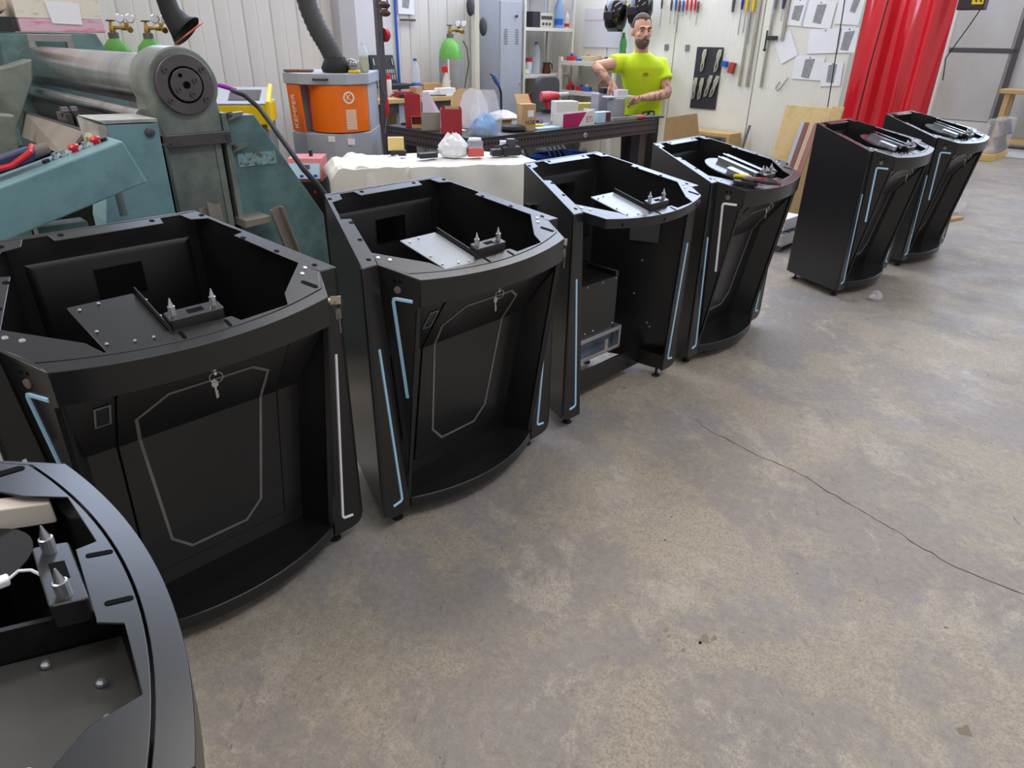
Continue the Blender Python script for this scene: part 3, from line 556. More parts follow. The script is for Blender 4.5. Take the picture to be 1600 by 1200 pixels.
# ---------------------------------------------------------------- gas cylinders
def cylinder(u, v, label, r=.115, h=1.5, reg=True, rot=0):
    t = rthing('gas_cylinder', label, 'gas cylinder', u, v, 0, rot, 'green shouldered gas cylinders')
    MB().lathe([(r * .9, 0), (r, .02), (r, h - .22), (r * .98, h - .2)], n=28).build('bottle', cylgrey, t)
    MB().lathe([(r * .985, h - .2), (r * .93, h - .13), (r * .72, h - .055), (r * .42, h - .02), (.035, h - .005)], n=28).build('shoulder', greensh, t)
    MB().lathe([(.036, h - .01), (.036, h + .03), (.028, h + .035), (.001, h + .035)], n=16).build('neck_ring', M('grey_collar', (120, 116, 108), .5, .5), t)
    vl = MB().lathe([(.018, h + .03), (.022, h + .05), (.016, h + .07), (.014, h + .10), (.001, h + .10)], n=12).cyl((0, 0, h + .065), (.06, 0, h + .065), .012, n=10).build('valve', brass, t)
    MB().torus((0, 0, h + .11), .026, .006, (0, 0, 1), 18, 6).cyl((0, 0, h + .09), (0, 0, h + .115), .008, n=8).build('hand_wheel', M('valve_dark', (84, 64, 44), .5), vl)
    rg = MB().cyl((.06, 0, h + .065), (.13, 0, h + .065), .018, n=12).cyl((.10, 0, h + .065), (.125, -.05, h + .05), .02, n=12).box(.085, .115, -.01, .01, h + .06, h + .1).build('regulator', brass, t)
    for x in (.07, .135):
        g = MB().lathe([(.03, 0), (.03, .02), (.026, .022), (.001, .022)], n=20).build('gauge', chrome, t, 30, loc=(x, -.02, h + .125)); g.rotation_euler = (R(90), 0, 0)
        MB().lathe([(.025, .0225), (.001, .0227)], n=20).build('dial', papr, g, 0)
    return t
cylinder(2.02, 5.85, 'gas cylinder with brass twin gauge regulator, behind the roll machine bearing', .115, 1.565, rot=-25)
cylinder(1.83, 6.0, 'gas cylinder with brass regulator half hidden behind the cardboard boxes', .115, 1.565, rot=-25)
gc = cylinder(5.04, 6.02, 'tall grey gas cylinder with white arrow, beside the grey locker', .122, 1.60, rot=-20)
MB().pz([(-.009, .0), (.009, 0), (.009, .2), (-.009, .2)], 0, .002).pz([(-.026, .0), (.026, 0), (.0, -.055)], 0, .002).build('arrow_marking', papr, gc, 0).matrix_local = Matrix.Rotation(R(-30), 4, 'Z') @ Matrix.Translation((.0, -.1235, 1.2)) @ Matrix.Rotation(R(90), 4, 'X')
MB().tube([(.13, -.03, 1.57), (.17, -.04, 1.5), (.19, -.03, 1.35), (.16, -.02, 1.2), (.13, -.05, 1.1)], .006, 8).build('gas_hose', M('blue_grey_hose', (60, 74, 92), .5), gc)
# ---------------------------------------------------------------- second suction hood
hd = thing('suction_hood', 'black suction hood with orange rim hanging above the gas cylinders', 'suction hood', (-2.36, 5.5, 1.6))
ax = Vector((.52, .23, -.82)).normalized()
hp = [Vector((-.16, 0, .5)), Vector((-.15, 0, .26)), Vector((-.12, 0, .13)), Vector((-.07, 0, .05)), Vector((-.03, 0, .012))]
MB().tube(hp, [.058, .06, .068, .09, .125], 24, False).build('hood', rubber, hd, 60, solid=.004)
for k in range(6): MB().torus((-.158 + .002 * k, 0, .30 + .035 * k), .056, .006, (0.05, 0, 1), 24, 6).build('hose_rib', rubber, hd)
MB().torus((-.02, 0, .0), .125, .008, ax, 32, 6).build('rim', M('copper_rim', (170, 92, 56), .4, .3), hd)
# ---------------------------------------------------------------- boxes on the machine gearbox
bx = rthing('parcel_box', 'plastic wrapped carton with pink and white print on the machine top', 'carton', 1.40, 5.62, 1.595)
MB().box(-.235, .25, -.06, .3, 0, .075).build('carton', M('pink_print', (214, 176, 190), .45, second=(206, 84, 116), scale=9, cover=.6, sharp=.1, stretch=(.6, 1, 4)), bx, 0, .004)
MB().box(-.24, .25, -.06, .3, .076, .26).build('carton_top', M('cream_print', (222, 214, 200), .5, second=(188, 178, 152), scale=14, cover=.62, sharp=.06, stretch=(1, 1, 4)), bx, 0, .004)
MB().add([(-.05, -.064, .05), (.12, -.064, .045), (.13, -.064, .17), (-.065, -.064, .175)], [(0, 1, 2, 3)]).build('delivery_note', papr, bx, 0, solid=.002)
text('lettering', 'CLINICOPOL', .022, M('print_blue', (120, 118, 150), .6), bx, Matrix.Translation((.15, -.0615, .21)) @ Matrix.Rotation(R(90), 4, 'X'), .0004) if False else None
o = MB().prism(rrect(-.09, .09, 0, .085, .006), lambda x, z: (x, -.1, z), lambda x, z: (x, .12, z)).build('black_case', dkpl, None, 30, .004, label='small black case beside the pink printed carton', cat='case', loc=room(1.045, 5.66, 1.592), rz=R(45))
o = MB().prism(rrect(-.12, .10, 0, .07, .03), lambda x, z: (x, -.1, z + .012 + .012 * math.sin(x * 14)), lambda x, z: (x, .12, z)).build('sack', M('beige_sack', (190, 172, 148), .8, var=.15, scale=25, bump=.3, bscale=60), None, 40, .01, label='crumpled beige sack on top of the black case', cat='sack', loc=room(1.03, 5.66, 1.684), rz=R(45))
o = MB().box(-.06, .06, -.08, .08, 0, .04).build('pink_pouch', M('pink_film', (226, 120, 130), .4, var=.2, scale=30), None, 0, .01, label='pink plastic pouch on the beige sack', cat='pouch', loc=room(1.02, 5.66, 1.80), rz=R(50))
# ---------------------------------------------------------------- yellow plasma unit, torch and control cabinet
wd = thing('welding_unit', 'yellow and grey welding unit behind the rolling machine', 'welder', (-1.80, 4.62, 0), R(12))
MB().box(-.2, .2, -.02, .4, 0, 1.08).build('trolley', greypl, wd, 0, .01)
MB().box(-.215, .215, -.05, .42, 1.08, 1.205).build('case', yell, wd, 0, .01)
MB().add([(-.215, -.05, 1.205), (.215, -.05, 1.205), (.19, .4, 1.275), (-.19, .4, 1.275)], [(0, 1, 2, 3)]).build('lid', M('silver_grey_case', (150, 152, 158), .35), wd, 0, solid=.01)
MB().add([(-.03, .03, 1.226), (.16, .03, 1.226), (.15, .3, 1.268), (-.05, .3, 1.268)], [(0, 1, 2, 3)]).build('display', greygl, wd, 0, solid=.004)
for s in (-1, 1): MB().tube([(s * .215, -.06, 1.06), (s * .22, -.06, 1.21), (s * .205, .2, 1.25), (s * .195, .41, 1.285)], .018, 8).build('handle_frame', yell, wd)
th = thing('plasma_torch', 'purple handled torch with black cable draped over the yellow welder', 'torch', (-1.80, 4.55, 1.29))
MB().tube([(-.05, 0, .03), (0, 0, .02), (.06, 0, .0)], [.013, .016, .012], 12).build('handle', M('purple_plastic', (150, 44, 170), .4), th)
def W(*p): return [Vector(q) - Vector((-1.80, 4.55, 1.29)) for q in p]
MB().tube(W((-1.74, 4.5, 1.29), (-1.66, 4.35, 1.292), (-1.58, 4.25, 1.285), (-1.49, 4.2, 1.225), (-1.39, 4.05, 1.17), (-1.30, 3.9, 1.12), (-1.22, 3.8, 1.06), (-1.06, 3.5, 1.0), (-.985, 3.48, .92), (-.93, 3.46, .84), (-.90, 3.46, .6), (-.92, 3.5, .02)), .0135, 8).build('cable', rubber, th, 50)
cc = thing('control_cabinet', 'small control cabinet with pink top and pale blue keypad', 'control box', (-1.31, 4.34, 0), R(5))
MB().box(-.11, .10, 0, .25, 0, .79).build('cabinet', dkpl, cc, 0, .006)
MB().add([(-.11, -.01, .80), (.10, -.01, .80), (.10, .05, .915), (-.11, .05, .915), (-.11, .25, .915), (.10, .25, .915), (-.11, .25, .78), (.10, .25, .78), (-.11, 0, .78), (.10, 0, .78)], [(0, 1, 2, 3), (3, 2, 5, 4), (4, 5, 7, 6), (6, 7, 9, 8), (8, 9, 1, 0), (0, 3, 4, 6, 8), (1, 9, 7, 5, 2)]).build('head', M('dusty_pink_paint', (206, 124, 124), .5), cc, 0, .004)
kpn = MB().add([(-.10, -.012, .802), (.09, -.012, .802), (.09, .033, .887), (-.10, .033, .887)], [(0, 1, 2, 3)]).build('keypad', M('pale_blue_keypad', (176, 206, 228), .4), cc, 0, solid=.004)
MB().add([(-.03, .013, .858), (.03, .013, .858), (.03, .024, .88), (-.03, .024, .88)], [(0, 1, 2, 3)]).build('screen', M('brown_screen', (92, 70, 44), .3), kpn, 0, solid=.004)
for x, z in ((-.02, .818), (.03, .818), (.065, .82), (.0, .842)): MB().box(-.01, .01, -.004, 0, -.007, .007).build('key', bluepl, kpn, 0, loc=(x, -.016 + (z - .802) * .53, z))
MB().cyl((.05, -.004, .72), (.05, .0, .72), .01, n=12).build('stop_button', redpl, cc); MB().cyl((.02, .15, .91), (.02, .15, .95), .012, n=10).build('signal_lamp', dkpl, cc)
# ---------------------------------------------------------------- fume extractor
ex = thing('fume_extractor', 'orange and grey fume extractor with a black suction hose on top', 'fume extractor', (-1.345, 5.3, 0), R(2))
plan = [(-.34, .12), (-.20, -.02), (.0, -.04), (.12, -.02), (.25, .12), (.25, .62), (-.34, .62)]
MB().pz(plan, 0, .955).build('lower_body', lgrey, ex, 0, .006)
MB().pz([(-.335, .16), (.245, .16), (.245, .61), (-.335, .61)], .955, 1.29).build('upper_body', lgrey, ex, 0, .004)
li = MB().pz([(-.355, .10), (-.21, -.035), (.0, -.055), (.13, -.035), (.265, .11), (.265, .63), (-.355, .63)], 1.285, 1.36).build('lid', lgrey, ex, 0, .006)
MB().tube([(-.10, -.045, 1.322), (-.10, -.07, 1.322), (.0, -.08, 1.322), (.0, -.055, 1.322)], .008, 8).build('handle', dkpl, li)
dr_ = [(.018 + .225 * math.cos(R(a)), .215 + .26 * math.sin(R(a))) for a in range(185, 361, 7)]
MB().pz(dr_ + [(.24, .3), (-.205, .3)], .962, 1.283).build('drum_door', orange, ex, 30, .004)
op = MB().add([(-.325, .12, .96), (-.205, .0, .955), (-.215, -.01, 1.28), (-.335, .11, 1.283)], [(0, 1, 2, 3)]).build('side_plate', orange, ex, 0, solid=.012)
q = Vector((.12, -.12, -.003)).normalized(); n_ = q.cross(Vector((0, 0, 1))).normalized(); upv = Vector((-.03, -.03, 1)).normalized()
pm4 = Matrix((( -upv.x, q.x, 0, 0), (0, 0, 0, 0), (0, 0, 0, 0), (0, 0, 0, 1)))
def frame4(x, y, o): z = x.cross(y); return Matrix(((x.x, y.x, z.x, o.x), (x.y, y.y, z.y, o.y), (x.z, y.z, z.z, o.z), (0, 0, 0, 1)))
wtxt = M('white_print', (240, 226, 206), .5)
text('lettering', 'KEMPER', .068, wtxt, op, frame4(upv, -q, Vector((-.272, .042, 1.10)) + Vector((-.707, -.707, 0)) * .009), .0008)
def on_drum(a, z, r=.262): return Matrix.Translation((.018 + r * .866 * math.cos(R(a)), .215 + r * math.sin(R(a)), z)) @ Matrix.Rotation(R(a + 90), 4, 'Z') @ Matrix.Rotation(R(90), 4, 'X')
lg = MB().torus((0, 0, 0), .036, .006, (0, 0, 1), 28, 6).build('logo_ring', wtxt, ex); lg.matrix_local = on_drum(300, 1.20); lg.scale = (1, 1, .25)
text('logo_letter', 'K', .06, wtxt, ex, on_drum(300, 1.20), .0008)
for k in range(12): MB().box(-.04, .04, -.0035, .0035, 0, .001).build('print_line', wtxt, ex, 0).matrix_local = on_drum(302, 1.115 - k * .0115, .2615)
for (x, z, nm) in ((-.04, .9, 'sticker'), (.1, .88, 'sticker')): MB().box(x, x + .05, -.043 + max(0, x) * .2, -.036, z, z + .04).build(nm, papr, ex, 0)
hz = [(-1.50, 5.5, 1.95), (-1.495, 5.48, 1.80), (-1.43, 5.45, 1.64), (-1.36, 5.43, 1.53), (-1.325, 5.42, 1.45), (-1.315, 5.42, 1.37)]
hs_ = thing('suction_hose', 'ribbed black suction hose rising from the orange extractor', 'hose', (-1.315, 5.42, 1.365))
H3 = []
for i in range(len(hz) - 1):
    for k in range(8): H3.append(Vector(hz[i]).lerp(Vector(hz[i + 1]), k / 8))
H3 = [sum((H3[max(0, min(len(H3) - 1, i + d))] for d in (-2, -1, 0, 1, 2)), Vector()) / 5 - Vector((-1.315, 5.42, 1.365)) for i in range(len(H3))]
MB().tube([p for i, p in enumerate(H3)], [.066 + (.004 if i % 2 else -.002) for i in range(len(H3))], 24).build('duct', M('hose_fabric', (58, 58, 60), .65, var=.2, scale=60, bump=.3, bscale=200), hs_, 60)
MB().lathe([(.10, 0), (.105, .03), (.085, .07), (.07, .1)], n=20).build('boot', rubber, hs_, 40)
def bottle(name, label, loc, r, h, m, cap, lbl=None, water=None):
    t = thing(name, label, 'bottle', loc)
    MB().lathe([(r * .85, 0), (r, .01), (r, h * .35), (r * .93, h * .42), (r, h * .5), (r, h * .68), (r * .55, h * .86), (r * .36, h * .92), (r * .36, h * .94)], n=20).build('body', m, t)
    MB().lathe([(r * .4, h * .93), (r * .4, h), (.001, h)], n=14).build('cap', cap, t)
    if lbl: MB().lathe([(r * 1.01, h * .1), (r * 1.02, h * .3)], n=20).build('label', lbl, t)
    if water: MB().lathe([(r * .8, .005), (r * .94, .012), (r * .94, h * .55), (.001, h * .55)], n=20).build('contents', water, t)
    return t
bottle('spray_bottle', 'clear bottle with yellowish liquid on the fume extractor lid', (-1.12, 5.47, 1.362), .035, .2, clearpl, papr, None, M('yellow_liquid', (206, 204, 130), .2, alpha=.8))
cgz = thing('safety_goggles', 'clear safety goggles with yellow strap beside the suction hose', 'goggles', (-1.185, 5.38, 1.362))
MB().ball((0, 0, .05), (.035, .03, .045), 16, 10).build('lens', M('chrome_lens', (150, 150, 152), .1, .6), cgz); MB().box(-.03, .05, -.03, .03, 0, .018).build('strap', yell, cgz, 0, .006)
o = MB().pz([(-.1, -.05), (.08, -.06), (.1, .04), (-.02, .07), (-.12, .05)], 0, .015).build('crumpled_rag', M('brown_rag', (116, 88, 62), .9, var=.3, scale=40, bump=.5, bscale=60), None, 30, .005, label='brown rag lying on the extractor lid edge', cat='rag', loc=(-1.58, 5.42, 1.362), rz=.3)
o = MB().prism([(-.06, 0), (.08, 0), (.06, .07), (.02, .085), (-.04, .05)], lambda x, z: (x, -.04, z), lambda x, z: (x * .8, .05, z * .8)).build('crumpled_bag', M('pale_lilac_film', (214, 210, 226), .35, var=.1, scale=25, alpha=.9), None, 30, .01, label='crumpled pale plastic film behind the goggles', cat='plastic film', loc=(-1.18, 5.55, 1.362))
# ---------------------------------------------------------------- perforated welding table
def perf():
    m = M('perforated_dark_steel', (86, 76, 80), .45, .4, var=.12, scale=5); nt = m.node_tree; b = nt.nodes['Principled BSDF']; N = nt.nodes.new; L = nt.links.new
    src = b.inputs['Base Color'].links[0].from_socket; tc = N('ShaderNodeTexCoord'); sx = N('ShaderNodeSeparateXYZ'); L(tc.outputs['Object'], sx.inputs[0])
    def mth(op, a, c=None):
        x = N('ShaderNodeMath'); x.operation = op
        for i, q in enumerate((a, c)):
            if q is None: continue
            if isinstance(q, (int, float)): x.inputs[i].default_value = q
            else: L(q, x.inputs[i])
        return x.outputs[0]
    s = mth('ADD', sx.outputs[0], sx.outputs[1]); a = mth('SUBTRACT', mth('FRACT', mth('MULTIPLY', s, 1 / .034)), .5); a = mth('MULTIPLY', a, .034)
    h = mth('SUBTRACT', mth('FRACT', mth('MULTIPLY', mth('ADD', sx.outputs[2], -.848), 1 / .05)), .5); h = mth('MULTIPLY', h, .05)
    d = mth('SQRT', mth('ADD', mth('MULTIPLY', a, a), mth('MULTIPLY', h, h))); k = mth('LESS_THAN', d, .0095)
    x = N('ShaderNodeMix'); x.data_type = 'RGBA'; L(k, x.inputs[0]); L(src, x.inputs[6]); x.inputs[7].default_value = lin((12, 11, 12)); L(x.outputs[2], b.inputs['Base Color']); return m
tb = rthing('welding_table', 'dark perforated steel welding table crowded with parts', 'table', 3.32, 3.75)
MB().box(0, 2.28, 0, 1.04, .945, .97).build('top_plate', M('dark_table_top', (62, 58, 60), .4, .4, var=.15, scale=6), tb, 0, .003)
pf = perf()
for n_, a in (('edge_apron', (0, 2.28, 0, .02)), ('edge_apron', (0, .02, .02, 1.04)), ('edge_apron', (2.26, 2.28, .02, 1.04))): MB().box(a[0], a[1], a[2], a[3], .85, .945).build(n_, pf, tb, 0, .002)
for x, y in ((.12, .12), (2.16, .12), (.12, .92), (2.16, .92)): MB().box(x - .05, x + .05, y - .05, y + .05, 0, .945).build('leg', dksteel, tb, 0, .004)
MB().lathe([(.02, 0), (.018, .002), (.001, .002)], n=18, sx=1.3).build('badge', steel, tb, 0, loc=(1.24, 0, .90)).rotation_euler = (R(90), 0, 0)
T0 = .9705
def onT(u, v): return room(u, v, T0)
def pbox(name, label, cat, u, v, w, d, h, m, rot=0, z=None, group=None, flap=None, bev=.002):
    t = rthing(name, label, cat, u, v, T0 if z is None else z, rot, group)
    MB().box(-w / 2, w / 2, -d / 2, d / 2, 0, h).build('body', m, t, 0, bev)
    if flap: MB().add([(-w / 2, -d / 2, h), (w / 2, -d / 2, h), (w / 2, -d / 2 - flap[0], h + flap[1]), (-w / 2, -d / 2 - flap[0], h + flap[1])], [(0, 1, 2, 3)]).build('flap', m, t, 0, solid=.003)
    return t
GT = 'parts and boxes on the welding table'
o = MB().lathe([(.07, 0), (.07, .012), (.06, .018), (.001, .018)], n=24, sy=.55).build('sanding_disc', dkpl, None, 30, label='flat dark grinding disc at the table corner', cat='disc', loc=onT(3.49, 4.70), rz=.3, group=GT)
t = rthing('red_carton', 'tall red open carton beside the white paper, at the table edge', 'carton', 3.42, 4.55, T0, -40, GT)
for a in ((-.075, -.055, -.05, .05), (-.055, .055, -.05, -.045)): pass
MB().box(-.06, .06, -.05, -.045, 0, .235).box(-.06, -.055, -.045, .05, 0, .235).box(-.055, .06, .045, .05, 0, .235).build('carton', redp, t, 0); MB().box(.055, .06, -.045, .045, 0, .235).build('inner_face', kraft, t, 0)
t = rthing('small_open_box', 'small open kraft box in front of the tall red carton', 'box', 3.40, 4.47, T0, -38, GT)
MB().box(-.05, .05, -.04, .04, 0, .006).box(-.05, .05, -.04, -.036, 0, .03).box(-.05, -.046, -.04, .04, 0, .075).box(.046, .05, -.04, .04, 0, .075).box(-.05, .05, .036, .04, 0, .075).build('box', kraft, t, 0); MB().add([(-.05, .04, .075), (.05, .04, .075), (.055, -.035, .088), (-.055, -.035, .088)], [(0, 1, 2, 3)]).build('flap', kraft, t, 0, solid=.003)
o = MB().box(-.07, .07, -.003, .003, 0, .13).box(-.07, .07, -.003, .05, 0, .006).build('steel_plate', M('brushed_plate', (146, 142, 132), .35, .5, var=.08, scale=10), None, 0, label='upright grey sheet metal bracket between the red cartons', cat='bracket', loc=onT(3.36, 4.26), rz=R(10), group=GT)
o = MB().add([(-.06, 0, .0), (.08, .01, .0), (.07, .02, .12), (-.01, .0, .26), (-.06, -.005, .26)], [(0, 1, 2, 3, 4)]).build('white_sheet', M('lilac_white_card', (218, 206, 226), .7), None, 0, solid=.003, label='pointed white card standing behind the grey bracket', cat='card', loc=onT(3.47, 4.40), rz=R(8), group=GT)
def crumple(name, label, cat, loc, r, m, seed, flat=.6, grp=GT, n=10):
    rnd = random.Random(seed); mb = MB(); mb.ball((0, 0, r[2] * flat), r, 14, n)
    mb.v = [(x * rnd.uniform(.72, 1.12), y * rnd.uniform(.72, 1.12), max(0, z * rnd.uniform(.8, 1.12))) for x, y, z in mb.v]
    return mb.build(name, m, None, 25, label=label, cat=cat, loc=loc, group=grp)
crumple('plastic_wrap', 'crumpled bluish film between bracket and red box on the table', 'plastic film', onT(3.60, 4.33), (.07, .05, .09), M('blueish_film', (206, 218, 236), .3, var=.1, scale=20), 3)
t = rthing('red_box', 'open red box with torn kraft lining beside the bag of gloves', 'carton', 3.40, 4.07, T0, -38, GT)
MB().box(-.075, .075, -.055, -.05, 0, .17).box(-.075, -.07, -.05, .055, 0, .17).box(.07, .075, -.05, .055, 0, .175).box(-.07, .07, .05, .055, 0, .18).build('box', redp, t, 0, .001); MB().box(-.045, .055, -.052, -.046, .155, .19).build('torn_lining', kraft, t, 0)
t = rthing('glove_bag', 'clear plastic bag of blue gloves at the near table corner', 'bag', 3.56, 3.88, T0, -40, GT)
crumple('g', '', '', (0, 0, 0), (.105, .08, .09), M('blue_nitrile', (104, 190, 240), .3, second=(40, 116, 200), scale=14, cover=.5, sharp=.2), 5).parent = t; t.children[0].name = 'gloves'
for kx in ('category', 'label', 'group'): 
    if kx in t.children[0]: del t.children[0][kx]
rnd = random.Random(9); P = []
for j in range(9):
    for i in range(17):
        a = i * 2 * math.pi / 16; z = j / 8 * .30; rr = (.125 if j < 4 else .125 - .012 * (j - 3)) * rnd.uniform(.9, 1.06); k = 1 if j < 5 else 1 - .12 * (j - 4)
        P.append((rr * math.cos(a) * 1.05 if i < 16 else P[j * 17][0], rr * math.sin(a) * .8 * max(.2, k) if i < 16 else P[j * 17][1], z if i < 16 else P[j * 17][2]))
MB().grid(P, 17).build('bag', bagm, t, 30)
o = MB().add([(-.10, 0, 0), (.09, 0, 0), (.10, .02, .17), (.05, .03, .27), (-.03, .03, .29), (-.09, .02, .25), (-.115, .01, .17)], [(0, 1, 2, 3, 4, 5, 6)]).build('bag_top', M('bag_top_white', (232, 230, 234), .5, alpha=.7), None, 0, solid=.004, label='translucent white bag top standing behind the glove bag', cat='pouch', loc=onT(3.75, 4.20), rz=R(8), group=GT)  # stands for the translucent top of the glove bag
o = MB().pz([(.14 * math.cos(R(a)) - .02, .14 * math.sin(R(a))) for a in range(0, 360, 15)], 0, .006).build('kraft_disc', kraft, None, 30, label='round kraft card leaning behind the bag top', cat='card', group=GT); o.matrix_world = Matrix.Translation(room(3.85, 4.42, T0 + .135)) @ Matrix.Rotation(R(45), 4, 'Z') @ Matrix.Rotation(R(80), 4, 'X')
pbox('flat_carton', 'flat kraft carton with red stripe lying behind the cable bundle', 'carton', 3.86, 4.06, .19, .09, .055, kraft, -28, None, GT, (.03, .02))
o = MB().lathe([(.09, 0), (.1, .015), (.09, .035), (.06, .045), (.001, .04)], n=20, sy=.8).build('black_cable_coil', rubber, None, 30, label='coil of black cable lying before the flat carton', cat='cable', loc=onT(3.85, 3.88), group=GT)
t = pbox('kraft_box', 'tall kraft box with handwriting and white label on the welding table', 'carton', 3.97, 3.86, .115, .10, .19, kraft, -22, None, GT)
MB().box(-.01, .04, -.0525, -.05, .10, .145).build('label', papr, t, 0); text('lettering', 'H28', .045, M('marker_black', (40, 34, 30), .7), t, Matrix.Translation((.01, -.0512, .06)) @ Matrix.Rotation(R(90), 4, 'X'), .0004)
MB().add([(-.0575, .05, .19), (.0575, .05, .19), (.0575, .11, .25), (-.0575, .11, .25)], [(0, 1, 2, 3)]).build('flap', kraft, t, 0, solid=.003)
crumple('paper_heap', 'white crumpled paper heap left of the tall kraft box', 'paper', onT(4.05, 4.2), (.14, .09, .07), papr, 8)
o = MB().pz(rrect(-.12, .12, -.045, .045, .01), 0, .012).build('blue_sheet', M('pale_blue_film_sheet', (168, 208, 236), .4), None, 0, label='pale blue film sheet lying along the table edge', cat='film sheet', loc=onT(4.16, 3.83), rz=R(38), group=GT)
for i, (u, v, m, lb) in enumerate(((4.2, 3.93, yell, 'yellow handled screwdriver beside the blue film sheet'), (4.22, 3.98, redpl, 'red handled screwdriver behind the blue film sheet'))):
    t = rthing('screwdriver', lb, 'screwdriver', u, v, T0 + .012, -30 + 25 * i, 'screwdrivers on the table'); MB().tube([(-.05, 0, 0), (-.02, 0, 0), (.03, 0, 0)], [.009, .012, .009], 10).build('handle', m, t); MB().cyl((.03, 0, 0), (.12, 0, 0), .003, n=8).build('shaft', steel, t)
t = pbox('white_box', 'white carton standing behind the magenta box', 'carton', 4.66, 4.08, .20, .12, .165, white, -25, None, GT)
t = rthing('magenta_box', 'magenta and white open parts box with ETi lettering', 'carton', 4.52, 3.84, T0, -2, GT)
mg = M('magenta_print', (170, 24, 96), .45, var=.08, scale=8)
MB().py([(-.20, .0), (-.02, 0), (.07, .105), (-.20, .10)], -.062, -.056).build('front_print', mg, t, 0); MB().py([(-.02, 0), (.17, 0), (.17, .12), (.07, .105)], -.062, -.056).build('front_panel', white, t, 0)
MB().box(-.20, .17, -.056, .06, 0, .004).box(-.20, -.196, -.056, .06, 0, .10).box(.166, .17, -.056, .06, 0, .12).box(-.20, .17, .056, .06, 0, .10).build('carton', white, t, 0)
text('lettering', 'ETi', .062, mg, t, Matrix.Translation((.108, -.0625, .045)) @ Matrix.Rotation(R(90), 4, 'X'), .0006)
t = rthing('brush', 'yellow bristle brush head lying at the far table side', 'brush', 5.25, 4.42, T0, -30, GT)
MB().box(-.16, .14, -.05, .05, .0, .03).build('block', wood, t, 0, .004); MB().prism(rrect(-.17, .15, .03, .10, .02), lambda x, z: (x, -.06, z), lambda x, z: (x, .06, z)).build('bristles', M('straw_yellow', (214, 204, 120), .8, var=.2, scale=30, stretch=(8, 1, 1), bump=.6, bscale=80), t, 30)
t = pbox('pale_blue_box', 'small pale blue box beside the ETi parts box', 'carton', 4.88, 3.86, .16, .08, .085, M('pale_blue_card', (186, 210, 226), .5), -5, None, GT); MB().box(.02, .079, -.0415, -.04, .005, .08).build('photo_print', M('dark_red_print', (96, 42, 48), .5, var=.4, scale=30), t, 0)
GB = 'lilac sheet metal boxes before the person'
t = rthing('metal_bracket_box', 'upright lilac grey sheet metal box under the person hand', 'metal part', 5.33, 4.22, T0, -18, GB)
lil = M('lilac_grey_sheet', (178, 178, 196), .35, .3, var=.06, scale=5)
MB().box(-.07, .06, -.06, .07, 0, .19).build('box', lil, t, 0, .003); MB().box(-.02, .10, -.055, .02, .19, .24).build('black_block', dkpl, t, 0, .004); MB().box(.045, .075, -.06, -.05, .19, .235).build('clip', steel, t, 0)
t = rthing('grey_canister', 'grey cylindrical canister with pale plate on top', 'canister', 5.27, 4.0, T0, -15, GT)
MB().lathe([(.075, 0), (.077, .02), (.077, .165), (.072, .17), (.001, .17)], n=28).build('can', M('canister_grey', (158, 160, 166), .4, .2), t); MB().box(-.12, .17, -.05, .06, .171, .185).build('plate', M('pale_lilac_plate', (214, 208, 222), .4), t, 0, .002); MB().box(-.03, .09, -.04, .05, .185, .235).build('top_box', M('pale_lilac_plate', (214, 208, 222), .4), t, 0, .004)
t = rthing('black_tray', 'black framed tray with a handle at the table end', 'tray', 5.36, 4.45, T0, -12, GT); t.location = room(5.52, 3.87, T0)
MB().box(-.13, .17, -.10, .10, 0, .012).build('base', dkpl, t, 0, .004); MB().box(-.11, .15, -.08, .08, .012, .018).build('pad', M('blue_grey_pad', (140, 148, 160), .5), t, 0); MB().tube([(-.06, -.06, .018), (-.06, -.05, .05), (.06, .0, .05), (.06, .01, .018)], .009, 8).build('handle', dkpl, t); MB().tube([(.09, -.04, .018), (.11, -.02, .045), (.12, .05, .045), (.12, .06, .018)], .008, 8).build('handle', dkpl, t)
t = rthing('hand_plane', 'long steel tool with red grip beside the black tray', 'hand tool', 5.20, 3.80, T0 + .004, -4, GT)
MB().box(-.22, .10, -.014, .014, .004, .03).build('blade', steel, t, 0, .002); MB().tube([(.10, 0, .017), (.16, 0, .018), (.2, 0, .017)], [.014, .02, .014], 10).build('grip', M('coral_grip', (206, 84, 88), .5), t)
t = rthing('white_cup', 'white paper cup standing left of the white carton', 'cup', 4.33, 4.22, T0, 0, GT); MB().lathe([(.03, 0), (.04, .09), (.041, .094), (.038, .092), (.029, .004), (.001, .004)], n=20).build('cup', papr, t)
pbox('pink_pack', 'small coral pack behind the flat kraft carton', 'carton', 4.02, 4.42, .12, .06, .05, M('coral_pack', (222, 120, 108), .5), -30, None, GT)
o = MB().pz([(-.09, -.06), (.1, -.05), (.08, .07), (-.07, .06)], 0, .003).build('paper_sheet', papr, None, 0, label='white paper lying flat beside the grey bracket', cat='paper', loc=onT(3.52, 4.20), rz=R(20), group=GT)
pbox('black_module', 'black module lying between bracket and red box', 'module', 3.60, 4.45, .11, .05, .035, dkpl, -30, None, GT)
pbox('red_black_pack', 'flat red and black pack beside the cable coil', 'carton', 3.72, 4.10, .12, .07, .03, redp, -35, None, GT)
for i, (u, v, lb) in enumerate(((4.42, 4.06, 'steel angle scrap beside the white carton'), (4.34, 4.05, 'dark steel hinge behind the screwdrivers'), (5.05, 4.12, 'steel latch lying behind the pale blue box'))):
    t = rthing('steel_fitting', lb, 'fitting', u, v, T0, 25 * i - 20, GT); MB().box(-.05, .05, -.02, .02, 0, .005).box(-.05, -.044, -.02, .02, 0, .04).build('angle', (scale_steel, dksteel, steel)[i], t, 0, .001)
t = rthing('scissors', 'black handled scissors lying by the pale blue box', 'scissors', 4.75, 3.97, T0 + .006, -40, GT)
